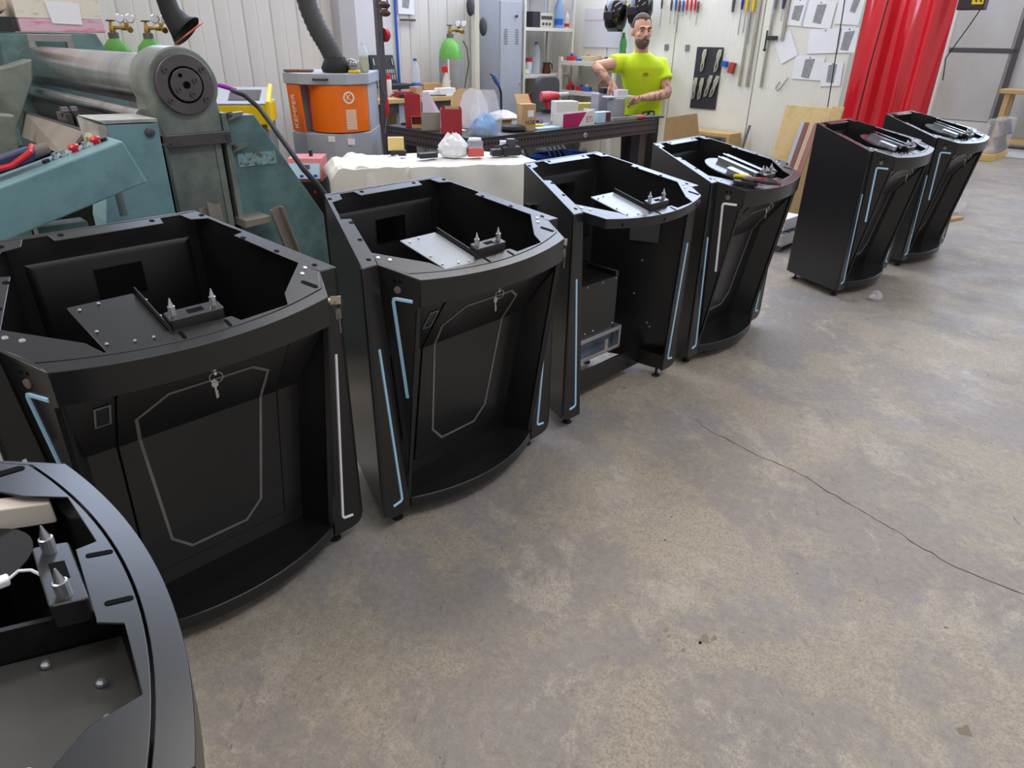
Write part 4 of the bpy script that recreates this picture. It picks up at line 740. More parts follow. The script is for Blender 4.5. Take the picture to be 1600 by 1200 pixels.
for s in (-1, 1): MB().tube([(.0, 0, 0), (.06, s * .012, 0), (.09, s * .02, 0)], .004, 6).torus((.105, s * .022, 0), .015, .004, (0, 0, 1), 14, 6).build('handle', dkpl, t); MB().cyl((0, 0, 0), (-.07, s * .004, 0), .004, .001, 6).build('blade', steel, t)
o = MB().lathe([(.05, 0), (.052, .01), (.052, .05), (.02, .052), (.02, .01), (.001, .01)], n=24).build('tape_roll', M('white_tape', (224, 222, 226), .5), None, 30, label='roll of white tape beside the white cup', cat='tape', loc=onT(4.45, 4.30), group=GT)
# cardboard sheet standing at the table end
t = rthing('cardboard_sheet', 'brown cardboard sheet standing against the welding table end', 'cardboard', 5.93, 3.70)
MB().add([(-.30, 0, .0), (.33, .05, .0), (.34, .02, .78), (.22, .0, .985), (-.30, 0, .975)], [(0, 1, 2, 3, 4)]).build('sheet', kraft, t, 0, solid=.006)
# crates below the table
for i, (u, v, m, lb) in enumerate(((4.55, 4.45, bluepl, 'blue crate of steel offcuts under the welding table'), (5.15, 4.5, bluepl, 'blue crate beneath the table near the person legs'))):
    t = rthing('storage_crate', lb, 'crate', u, v, 0, 0, 'blue crates under the table')
    MB().box(-.24, .24, -.2, .2, 0, .01).box(-.24, .24, -.2, -.19, 0, .62).box(-.24, .24, .19, .2, 0, .62).box(-.24, -.23, -.19, .19, 0, .62).box(.23, .24, -.19, .19, 0, .62).build('crate', m, t, 0, .004)
    for k in range(5): MB().cyl((-.2 + .08 * k, -.1, .5), (-.12 + .06 * k, .12, .70), .008, n=8).build('rod', scale_steel, t)
o = MB().box(-.25, .25, -.2, .2, 0, .55).build('steel_drum_box', dksteel, None, 0, .004, label='dark steel box standing under the table corner', cat='box', loc=room(3.85, 4.35), rz=R(45))
t = pbox('kraft_tray', 'open orange kraft tray on the dark box under the table', 'carton', 3.9, 4.25, .36, .26, .07, M('orange_kraft', (214, 150, 74), .7, var=.1, scale=10), 0, .551, None, (.08, .03))
# ---------------------------------------------------------------- sheeted table behind the second kiosk
t = thing('sheeted_table', 'table covered by draped white foam sheet, between extractor and kiosks', 'table', (-.53, 4.45, 0), R(19))
MB().box(-.56, .56, -.26, .26, .86, .905).build('top', wood, t, 0, .004)
for x in (-.5, .5):
    for y in (-.2, .2): MB().box(x - .03, x + .03, y - .03, y + .03, 0, .86).build('leg', wood, t, 0)
rnd = random.Random(21); P = []; NX, NY = 45, 25
for j in range(NY):
    for i in range(NX):
        x = -.60 + 1.22 * i / (NX - 1); s = -.62 + 1.02 * j / (NY - 1)
        if s < -.28: y = -.285 - .02 * math.sin(x * 21 + s * 6) * min(1, (-.28 - s) * 6) - .03 * (-.28 - s); z = .912 - (-.28 - s)
        else: y = s; z = .912
        if s > .27: z -= (s - .27) * .9; y = .27 + (s - .27) * .3
        z += .004 * math.sin(x * 17 + y * 9) + rnd.uniform(-.002, .002)
        if x < -.42: z += .02 * math.sin((x + .42) * 30) * math.cos(y * 12) - (max(0, -.5 - x)) * .35
        P.append((x, y - .02 * (x + .6), z))
cl = MB().grid(P, NX).build('foam_sheet', foam, t, 60, solid=.003)
P = []
for j in range(14):
    for i in range(18):
        x = -.66 + .46 * i / 17; s = -.5 + .62 * j / 13
        y = s if s > -.3 else -.3 - .04 * (-.3 - s); z = .93 if s > -.3 else .93 - (-.3 - s)
        fold = abs(((i * .23 + j * .31) % 2) - 1) - .5 + .6 * (abs(((i * .41 - j * .27) % 2) - 1) - .5); z += .02 * fold * (1 if s > -.3 else .5) - max(0, -.6 - x) * 1.1; P.append((x, y + .012 * math.sin(i * .9) , z))
MB().grid(P, 18).build('loose_sheet', M('cream_foam_sheet', (238, 234, 222), .7, var=.04, scale=9, alpha=.92), t, 18, solid=.003)
P = []
for j in range(12):
    for i in range(8):
        x = .60 + .03 * math.sin(j * .7) * .4; y = -.25 + .42 * i / 7; z = .915 - .24 * j / 11; P.append((x + .05 * j / 11 + .012 * math.sin(i * 1.4), y, z))
MB().grid(P, 8).build('side_drape', M('clear_film_drape', (226, 228, 236), .4, alpha=.8), t, 60, solid=.002)
GS = 'things on the sheeted table'
def S(x, y, z=.926): return Matrix.Translation((-.53, 4.45, 0)) @ Matrix.Rotation(R(19), 4, 'Z') @ Vector((x, y, z))
def sbox(name, label, cat, x, y, w, d, h, m, rot=0, bev=.003): return MB().box(-w / 2, w / 2, -d / 2, d / 2, 0, h).build(name, m, None, 0, bev, label=label, cat=cat, loc=S(x, y), rz=R(19 + rot), group=GS)
t = thing('cream_block', 'cream wooden block with black base on the white sheeted table', 'block', S(-.20, .12), R(10), GS); MB().box(-.05, .05, -.02, .02, .03, .11).build('block', M('cream_wood', (224, 200, 130), .6), t, 0, .003); MB().box(-.035, .06, -.035, .02, 0, .03).build('base', dkpl, t, 0, .002)
sbox('black_housing', 'flat black housing lying beside the cream block', 'housing', -.03, -.02, .12, .06, .03, dkpl, 12)
crumple('white_film', 'crumpled white film heap on the sheeted table', 'plastic film', S(.14, .0), (.1, .09, .09), papr, 15, .5, GS)
t = thing('red_jar', 'square jar with red contents and pale lid on the sheeted table', 'jar', S(.28, -.02), R(15), GS); MB().box(-.05, .05, -.04, .04, 0, .05).build('contents', M('coral_red', (204, 92, 82), .4), t, 0, .004); MB().box(-.045, .045, -.035, .035, .05, .095).build('upper', clearpl, t, 0, .004); MB().lathe([(.04, .095), (.04, .108), (.001, .108)], n=20).build('lid', papr, t)
t = thing('black_pliers', 'black hand tools bundled near the right end of the sheeted table', 'hand tool', S(.47, -.04), R(20), GS); MB().box(-.09, -.02, -.03, .03, 0, .04).build('block', dkpl, t, 0, .004); MB().box(-.02, .10, -.04, .03, 0, .055).build('body', dkpl, t, 0, .006); MB().cyl((-.06, .0, .05), (.1, .02, .08), .007, n=8).build('rod', dkpl, t); MB().box(.02, .07, -.02, .03, .05, .1).build('bracket', dksteel, t, 0, .003)
sbox('white_carton', 'white printed carton at the right end of the sheeted table', 'carton', .535, .1, .09, .06, .07, M('white_blue_print', (216, 220, 230), .5, second=(70, 90, 150), scale=30, cover=.68, sharp=.03), -5)
# ---------------------------------------------------------------- bench along the left wall
bn = rthing('work_bench', 'wooden topped bench along the cream wall with clutter', 'bench', 3.5, 5.62)
MB().box(0, 1.38, 0, .6, 1.04, 1.08).build('top', wood, bn, 0, .004)
MB().box(0, 1.38, .05, .09, .95, 1.04).build('rail', dksteel, bn, 0); MB().box(.0, 1.38, .3, .55, .1, .12).build('shelf', wood, bn, 0)
for x in (.05, .62, 1.33):
    for y in (.07, .53): MB().box(x - .03, x + .03, y - .03, y + .03, 0, 1.04).build('leg', lgrey, bn, 0)
MB().box(.68, .98, .12, .5, .75, .95).build('drawer_box', wood, bn, 0, .003)
BZ = 1.081; GBn = 'clutter on the wall bench'
def spray(u, v, label):
    t = rthing('spray_can', label, 'spray can', u, v, BZ, 0, 'red capped spray cans'); MB().lathe([(.032, 0), (.034, .004), (.034, .14), (.03, .155), (.001, .155)], n=18).build('can', M('white_red_can', (226, 222, 220), .35, second=(190, 40, 56), scale=11, cover=.58, sharp=.05), t); MB().lathe([(.031, .155), (.031, .195), (.027, .2), (.001, .2)], n=18).build('cap', redpl, t)
spray(4.02, 5.82, 'white spray can with red cap half hidden behind the dark post'); spray(4.12, 5.86, 'white spray can with red cap beside the socket case')
t = rthing('socket_case', 'open black socket set case standing on the bench', 'tool case', 4.30, 6.02, BZ, 0, GBn)
cmx = Matrix.Translation((0, .12, .0)) @ Matrix.Rotation(R(-12), 4, 'X')
MB().box(-.14, .14, -.02, .02, .10, .36, cmx).build('lid', dkpl, t, 0, .006); MB().box(-.14, .14, -.26, -.02, .0, .045, Matrix.Translation((0, .12, .06)) @ Matrix.Rotation(R(0), 4, 'X')).build('tray', dkpl, t, 0, .006)
for r_, z, l, n_ in ((0, .15, .05, 9), (1, .21, .035, 10), (2, .285, .06, 3)):
    for k in range(n_): MB().cyl((0, -.024, 0), (0, -.024, l), .0085, n=8).build('socket', steel, t).matrix_local = cmx @ Matrix.Translation((-.11 + .22 * k / (n_ - 1), 0, z - .02))
bottle('water_bottle', 'clear plastic water bottle with blue label on the bench', room(4.50, 5.92, BZ + .02), .045, .31, clearpl, bluepl, M('blue_label', (60, 110, 220), .4, alpha=.8))
t = rthing('trigger_bottle', 'spray bottle with red trigger head in front of the tall gas cylinder', 'spray bottle', 4.84, 5.86, BZ, 0)
MB().lathe([(.045, 0), (.048, .01), (.046, .07), (.03, .14), (.018, .185), (.016, .2), (.001, .2)], n=18).build('body', M('milky_plastic', (226, 222, 208), .35, alpha=.8), t); MB().prism([(-.04, .2), (.016, .2), (.02, .24), (-.005, .265), (-.045, .255)], lambda x, z: (x, -.014, z), lambda x, z: (x, .014, z)).build('trigger', redpl, t, 0, .004)
for i, (u, v, w, d, h, m, lb) in enumerate(((4.22, 5.75, .16, .1, .05, redp, 'dark red package before the socket case'), (4.36, 5.74, .09, .09, .09, kraft, 'small kraft carton on the bench beside the socket case'), (4.52, 5.75, .17, .1, .045, papr, 'white flat carton on the bench below the water bottle'), (4.69, 5.70, .19, .1, .07, papr, 'white box on the bench before the trigger bottle'), (4.72, 5.98, .24, .1, .10, kraft, 'kraft box against the wall behind the white box'), (4.2, 5.655, .18, .05, .035, dkpl, 'black pouch at the bench edge'), (3.78, 5.8, .14, .14, .1, redp, 'dark red box on the bench beside the orange extractor'))):
    pbox('bench_box', lb, 'box', u, v, w, d, h, m, (-8, 10, 4, -6, 0, -18, 5)[i], BZ, GBn)
crumple('red_cloth', 'red cloth heap at the right end of the bench', 'cloth', room(4.84, 5.70, BZ), (.035, .05, .04), redpl, 31, .5, GBn)
t = rthing('tweezers', 'dark tongs lying across the bench edge', 'tongs', 4.50, 5.66, BZ + .008, -6, GBn)
for s in (-1, 1): MB().tube([(-.16, s * .005, 0), (0, s * .015, .006), (.15, s * .006, 0)], .006, 8).build('arm', dksteel, t)
# post with stop switch, ear defenders and blow gun
ps = thing('steel_post', 'dark steel post with red switch standing before the bench', 'post', (-1.085, 5.98, 0), R(45))
MB().box(-.024, .024, -.024, .024, 0, 3.3).build('post', M('post_brown_grey', (88, 80, 82), .5, .3, var=.15, scale=5), ps, 0, .003)
sw = MB().lathe([(.05, 0), (.05, .03), (.03, .05), (.001, .052)], n=20).build('stop_switch', M('stop_red', (172, 28, 34), .4), ps, 30, loc=(.03, -.01, 1.61)); sw.rotation_euler = (0, R(90), 0)
em = thing('ear_defenders', 'brown ear defenders hanging on the dark post', 'ear defenders', (-1.02, 5.92, 1.76))
for dz in (.0, .055): MB().ball((.0, 0, dz), (.045, .03, .026), 14, 8).build('cup', M('brown_shell', (72, 44, 36), .25), em)
MB().torus((-.02, 0, .06), .05, .006, (0, 1, 0), 20, 6).build('band', dksteel, em)
bg_ = thing('blow_gun', 'red air blow gun hanging on the dark post', 'blow gun', (-1.045, 5.90, 1.02))
MB().tube([(0, 0, .13), (.0, -.01, .05), (-.005, -.01, .0)], [.012, .016, .012], 10).build('body', redpl, bg_); MB().cyl((-.005, -.01, .0), (-.03, -.015, -.13), .004, n=8).build('nozzle', steel, bg_); MB().tube([(0, 0, .13), (-.03, 0, .2), (-.04, .0, .4), (-.01, .03, .6)], .005, 8).build('hose', M('blue_grey_hose', (60, 74, 92), .5), bg_)
# wall papers, pipe, pilaster
def paper(face, a, z, w, h, rot, label, draw=None, name='paper_sheet', grp='papers pinned to the walls'):
    if face == 'V': mxw = Matrix.Translation(room(a, 6.262, z)) @ Matrix.Rotation(R(45), 4, 'Z') @ Matrix.Rotation(R(90), 4, 'X')
    else: mxw = Matrix.Translation(room(6.893, a, z)) @ Matrix.Rotation(R(-45), 4, 'Z') @ Matrix.Rotation(R(90), 4, 'X')
    mxw = mxw @ Matrix.Rotation(R(rot), 4, 'Z')
    t = bpy.data.objects.new(name, None); COL.objects.link(t); t.matrix_world = mxw; tag(t, label, 'paper', grp)
    MB().box(-w / 2, w / 2, -h / 2, h / 2, 0, .002).build('sheet', papr, t, 0)
    if draw:
        x, y, ww, hh, sk = draw; MB().pz([(x - ww / 2, y - hh / 2), (x + ww / 2 - sk, y - hh / 2 - .01), (x + ww / 2, y + hh / 2), (x - ww / 2 + sk * .4, y + hh / 2 - .008)], .002, .0026).build('drawing', M('grey_drawing', (146, 146, 149), .8, var=.3, scale=60), t, 0)
    MB().lathe([(.006, .002), (.005, .006), (.001, .007)], (0, h / 2 - .012, 0), 8).build('pin', dkpl, t)
    return t
paper('V', 4.17, 1.78, .14, .34, 2, 'tall printed sheet on the pilaster by the dark post', (0, .0, .1, .1, .0)); paper('V', 4.38, 1.73, .17, .27, 1, 'white sheet with dark printed block right of the dark post', (.01, -.03, .12, .14, .01)); paper('V', 4.68, 1.90, .2, .2, 0, 'white sheet high on the cream wall above the coat hooks', (0, 0, .1, .08, .02))
MB().cyl((0, 0, 1.0), (0, 0, 3.3), .014, n=12).build('air_pipe', M('blue_pipe', (40, 96, 190), .4), None, label='thin blue air pipe running up the cream wall', cat='pipe', loc=room(4.53, 6.24))
pil = MB().box(3.83, 4.0, -.12, 0.02, 0, 3.6).build('trim_2', M('pilaster_grey', (176, 174, 176), .5, var=.05, scale=3), smooth=0, kind='structure', label='grey steel pilaster on the cream wall behind the extractor', loc=room(0, 6.26), rz=R(45))
ht = MB().box(4.01, 4.50, -.006, .016, 1.0, 3.3).build('trim_3', M('white_board_panel', (216, 216, 222), .5, var=.03, scale=3), smooth=0, kind='structure', label='white panel on the wall behind the dark post', loc=room(0, 6.26), rz=R(45))
hk = rthing('hook_rail', 'rusty hook rail on the cream wall right of the blue pipe', 'hook rail', 4.68, 6.255, 1.74)
MB().box(-.09, .1, -.012, 0, 0, .02).build('rail', M('rusty_steel', (110, 92, 66), .7, var=.3, scale=40), hk, 0)
for k in range(5): MB().tube([(-.07 + .036 * k, -.012, .01), (-.07 + .036 * k, -.035, .0), (-.07 + .036 * k, -.038, .02)], .004, 6).build('hook', dksteel, hk)
# white post with masks
wp = rthing('white_post', 'white square post with dark pads before the grey locker', 'post', 5.03, 5.62); MB().box(-.03, .03, -.03, .03, 0, 3.3).build('post', M('cream_post', (206, 200, 184), .5, var=.06, scale=6), wp, 0, .003)
for i, (dx, z, lb) in enumerate(((-.075, 1.87, 'dark rubber pad hanging left of the white post top'), (.09, 1.70, 'dark oval rubber pad hanging right of the white post'))):
    o = MB().ball((0, 0, 0), (.05, .025, .085), 16, 10).build('rubber_pad', M('slate_rubber', (58, 60, 66), .6), None, 40, label=lb, cat='pad', group='dark pads on the white post', loc=room(5.03 + dx, 5.60, z), rz=R(45))
# ---------------------------------------------------------------- locker, shelf unit, corner shelf
lk = rthing('metal_locker', 'grey metal locker with vent slots beside the shelf unit', 'locker', 5.53, 5.8)
MB().box(0, .335, 0, .42, 0, 2.0).build('body', lgrey, lk, 0, .004); dd = MB().box(.008, .327, -.012, 0, .04, 1.945).build('door', lgrey, lk, 0, .003)
vm = MB().box(-.025, .025, -.004, 0, -.003, .003).mesh('vent_slot', M('slot_shadow', (96, 96, 102), .6), 0)
for k in range(7):
    for x in (.085, .25): share('vent_slot', vm, dd, (x, -.0118, 1.55 + k * .022))
MB().cyl((.24, -.012, 1.81), (.24, -.026, 1.81), .012, n=12).box(.21, .25, -.03, -.022, 1.803, 1.817).build('lock', dkpl, dd); MB().lathe([(.01, 0), (.008, .012), (.001, .012)], n=10).build('knob', steel, dd, 30, loc=(.305, -.012, 1.15)).rotation_euler = (R(90), 0, 0)
tc_ = rthing('welding_torch', 'blue handled welding torch with black hose on the locker side', 'torch', 5.36, 5.62, 1.0)
MB().tube([(-.13, 0, .27), (-.10, 0, .265), (-.08, 0, .25)], [.008, .012, .014], 10).build('nozzle', dksteel, tc_); MB().tube([(-.09, 0, .26), (-.04, 0, .20), (.0, 0, .15)], [.022, .026, .016], 12).build('grip', M('steel_blue_grip', (76, 112, 168), .45), tc_); MB().tube([(.0, 0, .15), (.03, 0, .08), (.035, 0, -.1), (.03, .0, -.6), (.0, .05, -.99)], .011, 8).build('hose', rubber, tc_)
sf = rthing('shelf_unit', 'cream steel shelf unit with bottles right of the locker', 'shelf', 5.9, 5.8)
crm = M('cream_steel', (208, 204, 194), .5, var=.05, scale=5)
for z in (.55, 1.235, 1.71, 2.2): MB().box(0, .82, 0, .42, z - .035, z).build('shelf_board', crm, sf, 0, .002)
for x, y in ((.80, 0), (.80, .39), (.0, .39), (.0, .0)): MB().box(x, x + .03, y - .004, y + .03, 0, 3.0).build('upright', crm, sf, 0, .002)
GU = 'things on the cream shelf unit'
t = rthing('radio', 'cream radio with dark speaker on the top shelf', 'radio', 6.33, 6.0, 1.711, 0, GU)
MB().box(-.02, .2, -.05, .05, 0, .15).build('case', M('cream_plastic', (196, 190, 176), .5), t, 0, .006); MB().box(-.15, -.02, -.055, .06, 0, .16).build('speaker', dkpl, t, 0, .004); 
for k in range(3): MB().lathe([(.016, 0), (.014, .012), (.001, .012)], n=12).build('knob', dksteel, t, 30, loc=(.03 + .055 * k, -.05, .04)).rotation_euler = (R(90), 0, 0)
MB().box(.0, .18, -.053, -.05, .085, .12).build('dial', M('dial_dark', (70, 68, 62), .4), t, 0)
bottle('water_bottle', 'large blue water bottle on the top shelf beside the radio', room(6.60, 5.93, 1.711), .05, .32, M('blue_clear', (140, 180, 226), .1, alpha=.6), bluepl, bluepl); bottle('small_bottle', 'small white bottle with red label on the top shelf end', room(6.71, 5.90, 1.711), .028, .17, M('white_bottle', (220, 218, 218), .4), papr, redpl)
o = MB().lathe([(.03, 0), (.035, .01), (.03, .1), (.015, .13), (.02, .16), (.001, .16)], n=12).build('jar', M('amber_jar', (176, 116, 84), .3), None, 30, label='small amber jar at the locker side of the top shelf', cat='jar', loc=room(6.0, 5.92, 1.711), group=GU)
bottle('water_bottle', 'tall clear water bottle on the middle shelf', room(6.26, 5.95, 1.236), .05, .33, clearpl, bluepl)
t = rthing('red_lid_jar', 'jar with red lid and blue label on the middle shelf', 'jar', 6.12, 5.95, 1.236, 0, GU); MB().lathe([(.05, 0), (.052, .01), (.052, .13), (.001, .13)], n=18).build('jar', M('pale_jar', (206, 210, 220), .3, second=(60, 120, 200), scale=12, cover=.6), t); MB().lathe([(.054, .13), (.054, .17), (.001, .17)], n=18).build('lid', redp, t)
t = rthing('copper_pot', 'small copper coffee pot on the middle shelf', 'pot', 6.42, 5.93, 1.236, 0, GU); MB().lathe([(.05, 0), (.052, .02), (.04, .09), (.045, .12), (.04, .12)], n=18).build('pot', M('copper_brown', (96, 60, 46), .35, .6), t); MB().tube([(.045, 0, .11), (.09, 0, .10), (.1, 0, .05)], .007, 8).build('handle', dkpl, t)
crumple('green_pack', 'green and white pack on the middle shelf by the locker', 'pack', room(6.03, 5.9, 1.236), (.05, .04, .04), M('green_white', (200, 216, 180), .5, var=.2, scale=30), 41, .5, GU)
t = rthing('red_folder', 'red folder leaning below the middle shelf', 'folder', 6.02, 5.75, .56, 20, GU); MB().add([(-.1, 0, 0), (.12, 0, .0), (.12, .05, .35), (-.02, .06, .5), (-.1, .05, .42)], [(0, 1, 2, 3, 4)]).build('cover', redpl, t, 0, solid=.01)
crumple('grey_sacks', 'heap of grey blue sacks on the lowest shelf', 'sacks', room(6.35, 6.0, .551), (.28, .17, .32), M('grey_blue_sack', (112, 116, 130), .8, var=.25, scale=14), 44, .55, GU)
cs2 = rthing('corner_shelf', 'white two tier steel shelf rack behind the person', 'shelf', 6.45, 4.55)
for z in (1.07, 1.38, .35): MB().box(0, .40, 0, 1.22, z - .045, z).build('shelf_board', white, cs2, 0, .002)
for x in (0, .36):
    for y in (0.40, 1.18): MB().box(x - .003, x + .035, y, y + .04, 0, 1.42).build('upright', white, cs2, 0, .002)
GC = 'small parts on the white corner rack'
rr = random.Random(5); pal = [redpl, kraft, M('orange_bits', (214, 96, 50), .5), bluepl, wood, redp, M('beige_bits', (206, 190, 160), .6), dkpl]
nm = [('red plastic clamp', 'clamp'), ('kraft carton', 'carton'), ('orange fitting', 'fitting'), ('blue tray', 'tray'), ('wooden offcut', 'offcut'), ('dark red box', 'box'), ('beige box', 'box'), ('black fitting', 'fitting')]
order = ['leftmost', 'second from left', 'third from left', 'fourth from left', 'fifth from left', 'sixth from left', 'rightmost']
for zi, (z, tier) in enumerate(((1.381, 'upper'), (1.071, 'lower'))):
    for k in range(7):
        if zi and k in (3, 4): continue
        c = (k * 3 + zi * 5) % 8; w, d, h = rr.uniform(.07, .13), rr.uniform(.06, .1), rr.uniform(.035, .09)
        t = rthing('shelf_part', nm[c][0] + ' on the ' + tier + ' rack tier, ' + (order[k] if k < 3 or not zi else ('second from right', 'rightmost')[k - 5]), nm[c][1], 6.55 + .04 * (k % 2), 5.66 - k * .125, z, rr.uniform(-25, 25), GC)
        MB().box(-w / 2, w / 2, -d / 2, d / 2, 0, h * .6).build('body', pal[c], t, 0, .006); MB().lathe([(.02, h * .6), (.022, h * .8), (.012, h), (.001, h)], n=10).build('boss', pal[(c + 3) % 8], t)
t = rthing('house_carton', 'open brown carton shaped like a little roof on the lower rack tier', 'carton', 6.62, 5.17, 1.071, 80, GC); MB().px([(-.07, 0), (.07, 0), (.07, .07), (0, .13), (-.07, .07)], -.08, .08).build('carton', M('brown_carton', (122, 96, 70), .8, var=.15), t, 0)
gb = bottle('green_bottle', 'green glass bottle standing on the upper rack tier', room(6.72, 5.07, 1.381), .038, .29, M('green_glass', (60, 150, 70), .1, alpha=.8), M('green_cap', (50, 120, 60), .4))
rd = rthing('cordless_driver', 'red and white cordless driver standing at the far table edge', 'power tool', 5.19, 4.70, T0 + .14, -25); MB().tube([(-.12, 0, .0), (-.04, 0, .0), (.06, 0, .01)], [.045, .05, .03], 14).build('body', M('pink_red_shell', (214, 88, 100), .4, second=(196, 40, 60), scale=12), rd); MB().cyl((.06, 0, .01), (.16, 0, .02), .026, .02, 14).build('chuck', lgrey, rd); MB().tube([(-.06, 0, -.02), (-.055, 0, -.08), (-.045, 0, -.11)], [.024, .02, .022], 10).build('grip', redpl, rd); MB().box(-.10, .02, -.035, .035, -.14, -.105).build('battery', dkpl, rd, 0, .006)
chd = rthing('office_chair', 'dark grey high backed chair in front of the shelf unit', 'chair', 5.84, 5.36, 0, 0)
MB().prism(rrect(-.18, .17, .70, 1.245, .09, 5), lambda x, z: (x, -.02, z), lambda x, z: (x, .05, z)).build('backrest', M('charcoal_fabric', (72, 72, 76), .8, var=.1, scale=30), chd, 40, .015); MB().prism(rrect(-.22, .22, -.02, .42, .06, 4), lambda x, y: (x, y - .42, .46), lambda x, y: (x, y - .42, .54)).build('seat', M('charcoal_fabric', (72, 72, 76), .8), chd, 40, .02); MB().cyl((0, -.2, .08), (0, -.2, .46), .03, n=12).build('column', dkpl, chd); MB().box(-.03, .03, .0, .03, .48, .75).build('back_bar', dkpl, chd, 0)
for k in range(5): MB().tube([(0, -.2, .1), (.26 * math.cos(k * 1.2566), -.2 + .26 * math.sin(k * 1.2566), .06), (.27 * math.cos(k * 1.2566), -.2 + .27 * math.sin(k * 1.2566), .0)], .022, 8).build('base_arm', dkpl, chd)
# ---------------------------------------------------------------- tool wall
def wm(v, z, x=0.): return Matrix.Translation(room(6.893 - x, v, z)) @ Matrix.Rotation(R(-45), 4, 'Z')   # local x to the right along the wall, -y out of it
wb = bpy.data.objects.new('white_board', None); COL.objects.link(wb); wb.matrix_world = wm(5.5, 1.72); tag(wb, 'white planning board on the tool wall left of the helmets', 'board')
MB().box(-.28, .27, -.015, 0, -.2, .2).build('board', M('board_white', (214, 214, 220), .3, var=.02), wb, 0, .003); MB().box(-.27, .26, -.017, -.015, .075, .079).build('red_line', M('red_line', (196, 60, 66), .6), wb, 0)
for i, (v, z, s, lb) in enumerate(((5.13, 1.83, 1., 'glossy black welding helmet hanging left of the other helmet'), (4.82, 1.87, 1., 'black welding helmet with yellow mark behind the person head'))):
    t = bpy.data.objects.new('welding_helmet', None); COL.objects.link(t); t.matrix_world = wm(v, z, .17); tag(t, lb, 'helmet', 'welding helmets on the tool wall')
    MB().loft([[(a * .14 * math.cos(R(q)), -.15 + .15 * b * math.sin(R(q)) * -1 + .08, zz) for q in range(0, 181, 15)] for zz, a, b in ((-.15, .55, .7), (-.10, .8, .95), (.0, 1, 1.05), (.09, .98, .95), (.14, .8, .7), (.165, .4, .3))], False, False).build('shell', gloss, t, 60, solid=.006)
    MB().box(-.06, .06, -.235, -.215, -.04, .04).build('visor', M('visor_dark', (40, 26, 30), .1), t, 0, .006); MB().cyl((0, -.02, .17), (0, .165, .19), .008, n=8).build('hook', dkpl, t)
    if i: MB().box(-.10, -.06, -.20, -.19, .05, .08).build('badge', yell, t, 0)
pb = bpy.data.objects.new('magnet_panel', None); COL.objects.link(pb); pb.matrix_world = wm(4.09, 1.255); tag(pb, 'black panel on the tool wall holding locking pliers', 'panel')
MB().box(-.15, .155, -.006, 0, -.295, .292).build('panel', M('black_sheet', (44, 44, 50), .5, var=.1), pb, 0)
def plier_mesh(): return MB().tube([(-.006, 0, .1), (-.012, -.004, .05), (-.004, -.004, .0), (-.012, -.004, -.05), (-.006, -.004, -.11)], [.012, .014, .011, .008, .006], 8).tube([(.008, 0, .105), (.013, -.004, .05), (.008, -.004, .0), (.016, -.004, -.05), (.01, -.004, -.1)], [.010, .012, .010, .007, .006], 8).cyl((0, -.012, -.005), (0, .006, -.005), .012, n=10)
pme = plier_mesh().mesh('locking_pliers', M('satin_nickel', (222, 218, 210), .3, .7, var=.12, scale=50), 40)
for i, (x, z, r_, lb) in enumerate(((-.05, .17, 5, 'upper left'), (.115, .17, 8, 'upper right'), (-.115, -.10, 4, 'lower row, first from the left'), (-.04, -.10, 5, 'lower row, second from the left'), (.045, -.07, 13, 'lower row, third from the left'), (.115, -.07, 16, 'lower row, rightmost'))):
    t = share('locking_pliers', pme, None); t.matrix_world = wm(4.09, 1.255, .018) @ Matrix.Translation((x, 0, z)) @ Matrix.Rotation(R(r_), 4, 'Y'); tag(t, 'steel locking pliers on the black wall panel, ' + lb, 'pliers', 'locking pliers on the panel')
def handtool(v, z, hl, sl, m, label, r=.012, rot=0, cat='screwdriver', grp='hand tools hanging on the wall'):
    t = bpy.data.objects.new('hanging_tool', None); COL.objects.link(t); t.matrix_world = wm(v, z, .02) @ Matrix.Rotation(R(rot), 4, 'Y'); tag(t, label, cat, grp)
    MB().tube([(0, 0, hl), (0, 0, hl * .5), (0, 0, 0)], [r * .8, r, r * .7], 10).build('handle', m, t); MB().cyl((0, 0, 0), (0, 0, -sl), r * .3, n=8).build('shaft', steel, t)
tl_ = [(4.72, 1.90, .1, .18, dksteel, 'dark rod tool hanging beside the helmet'), (4.60, 1.88, .1, .12, dksteel, 'grey screwdriver first in the row of wall tools'), (4.545, 1.88, .12, .13, bluepl, 'blue handled screwdriver in the wall row'), (4.50, 1.87, .1, .2, M('brown_handle', (110, 60, 40), .5), 'brown handled long screwdriver in the wall row'), (4.455, 1.87, .1, .05, bluepl, 'short blue screwdriver in the wall row'), (4.41, 1.88, .1, .04, redpl, 'short red screwdriver, first of three red ones'), (4.36, 1.875, .1, .08, redpl, 'red screwdriver, middle of three red ones'), (4.315, 1.88, .1, .03, redpl, 'red screwdriver, last of three red ones'), (4.28, 1.86, .1, .12, dksteel, 'thin steel pick right of the red screwdrivers')]
for v, z, hl, sl, m, lb in tl_: handtool(v, z, hl, sl, m, lb)
fl_ = [(3.885, 1.86, .15, .02, dksteel, 'dark file hanging alone on the tool wall'), (3.79, 1.88, .12, .22, M('violet_blue', (52, 58, 150), .4), 'violet handled file on the tool wall'), (3.74, 1.86, .14, .18, yell, 'yellow handled file, nearer the violet one'), (3.67, 1.86, .14, .28, yell, 'yellow handled file beside the long clamps'), (3.45, 1.88, .12, .05, greypl, 'grey handled rasp between the long clamps'), (3.37, 1.88, .14, .1, M('navy_handle', (50, 62, 104), .5), 'navy handled file left of the pinned papers')]
for v, z, hl, sl, m, lb in fl_: handtool(v, z, hl, sl, m, lb, .016, cat='file', grp='files hanging on the tool wall')
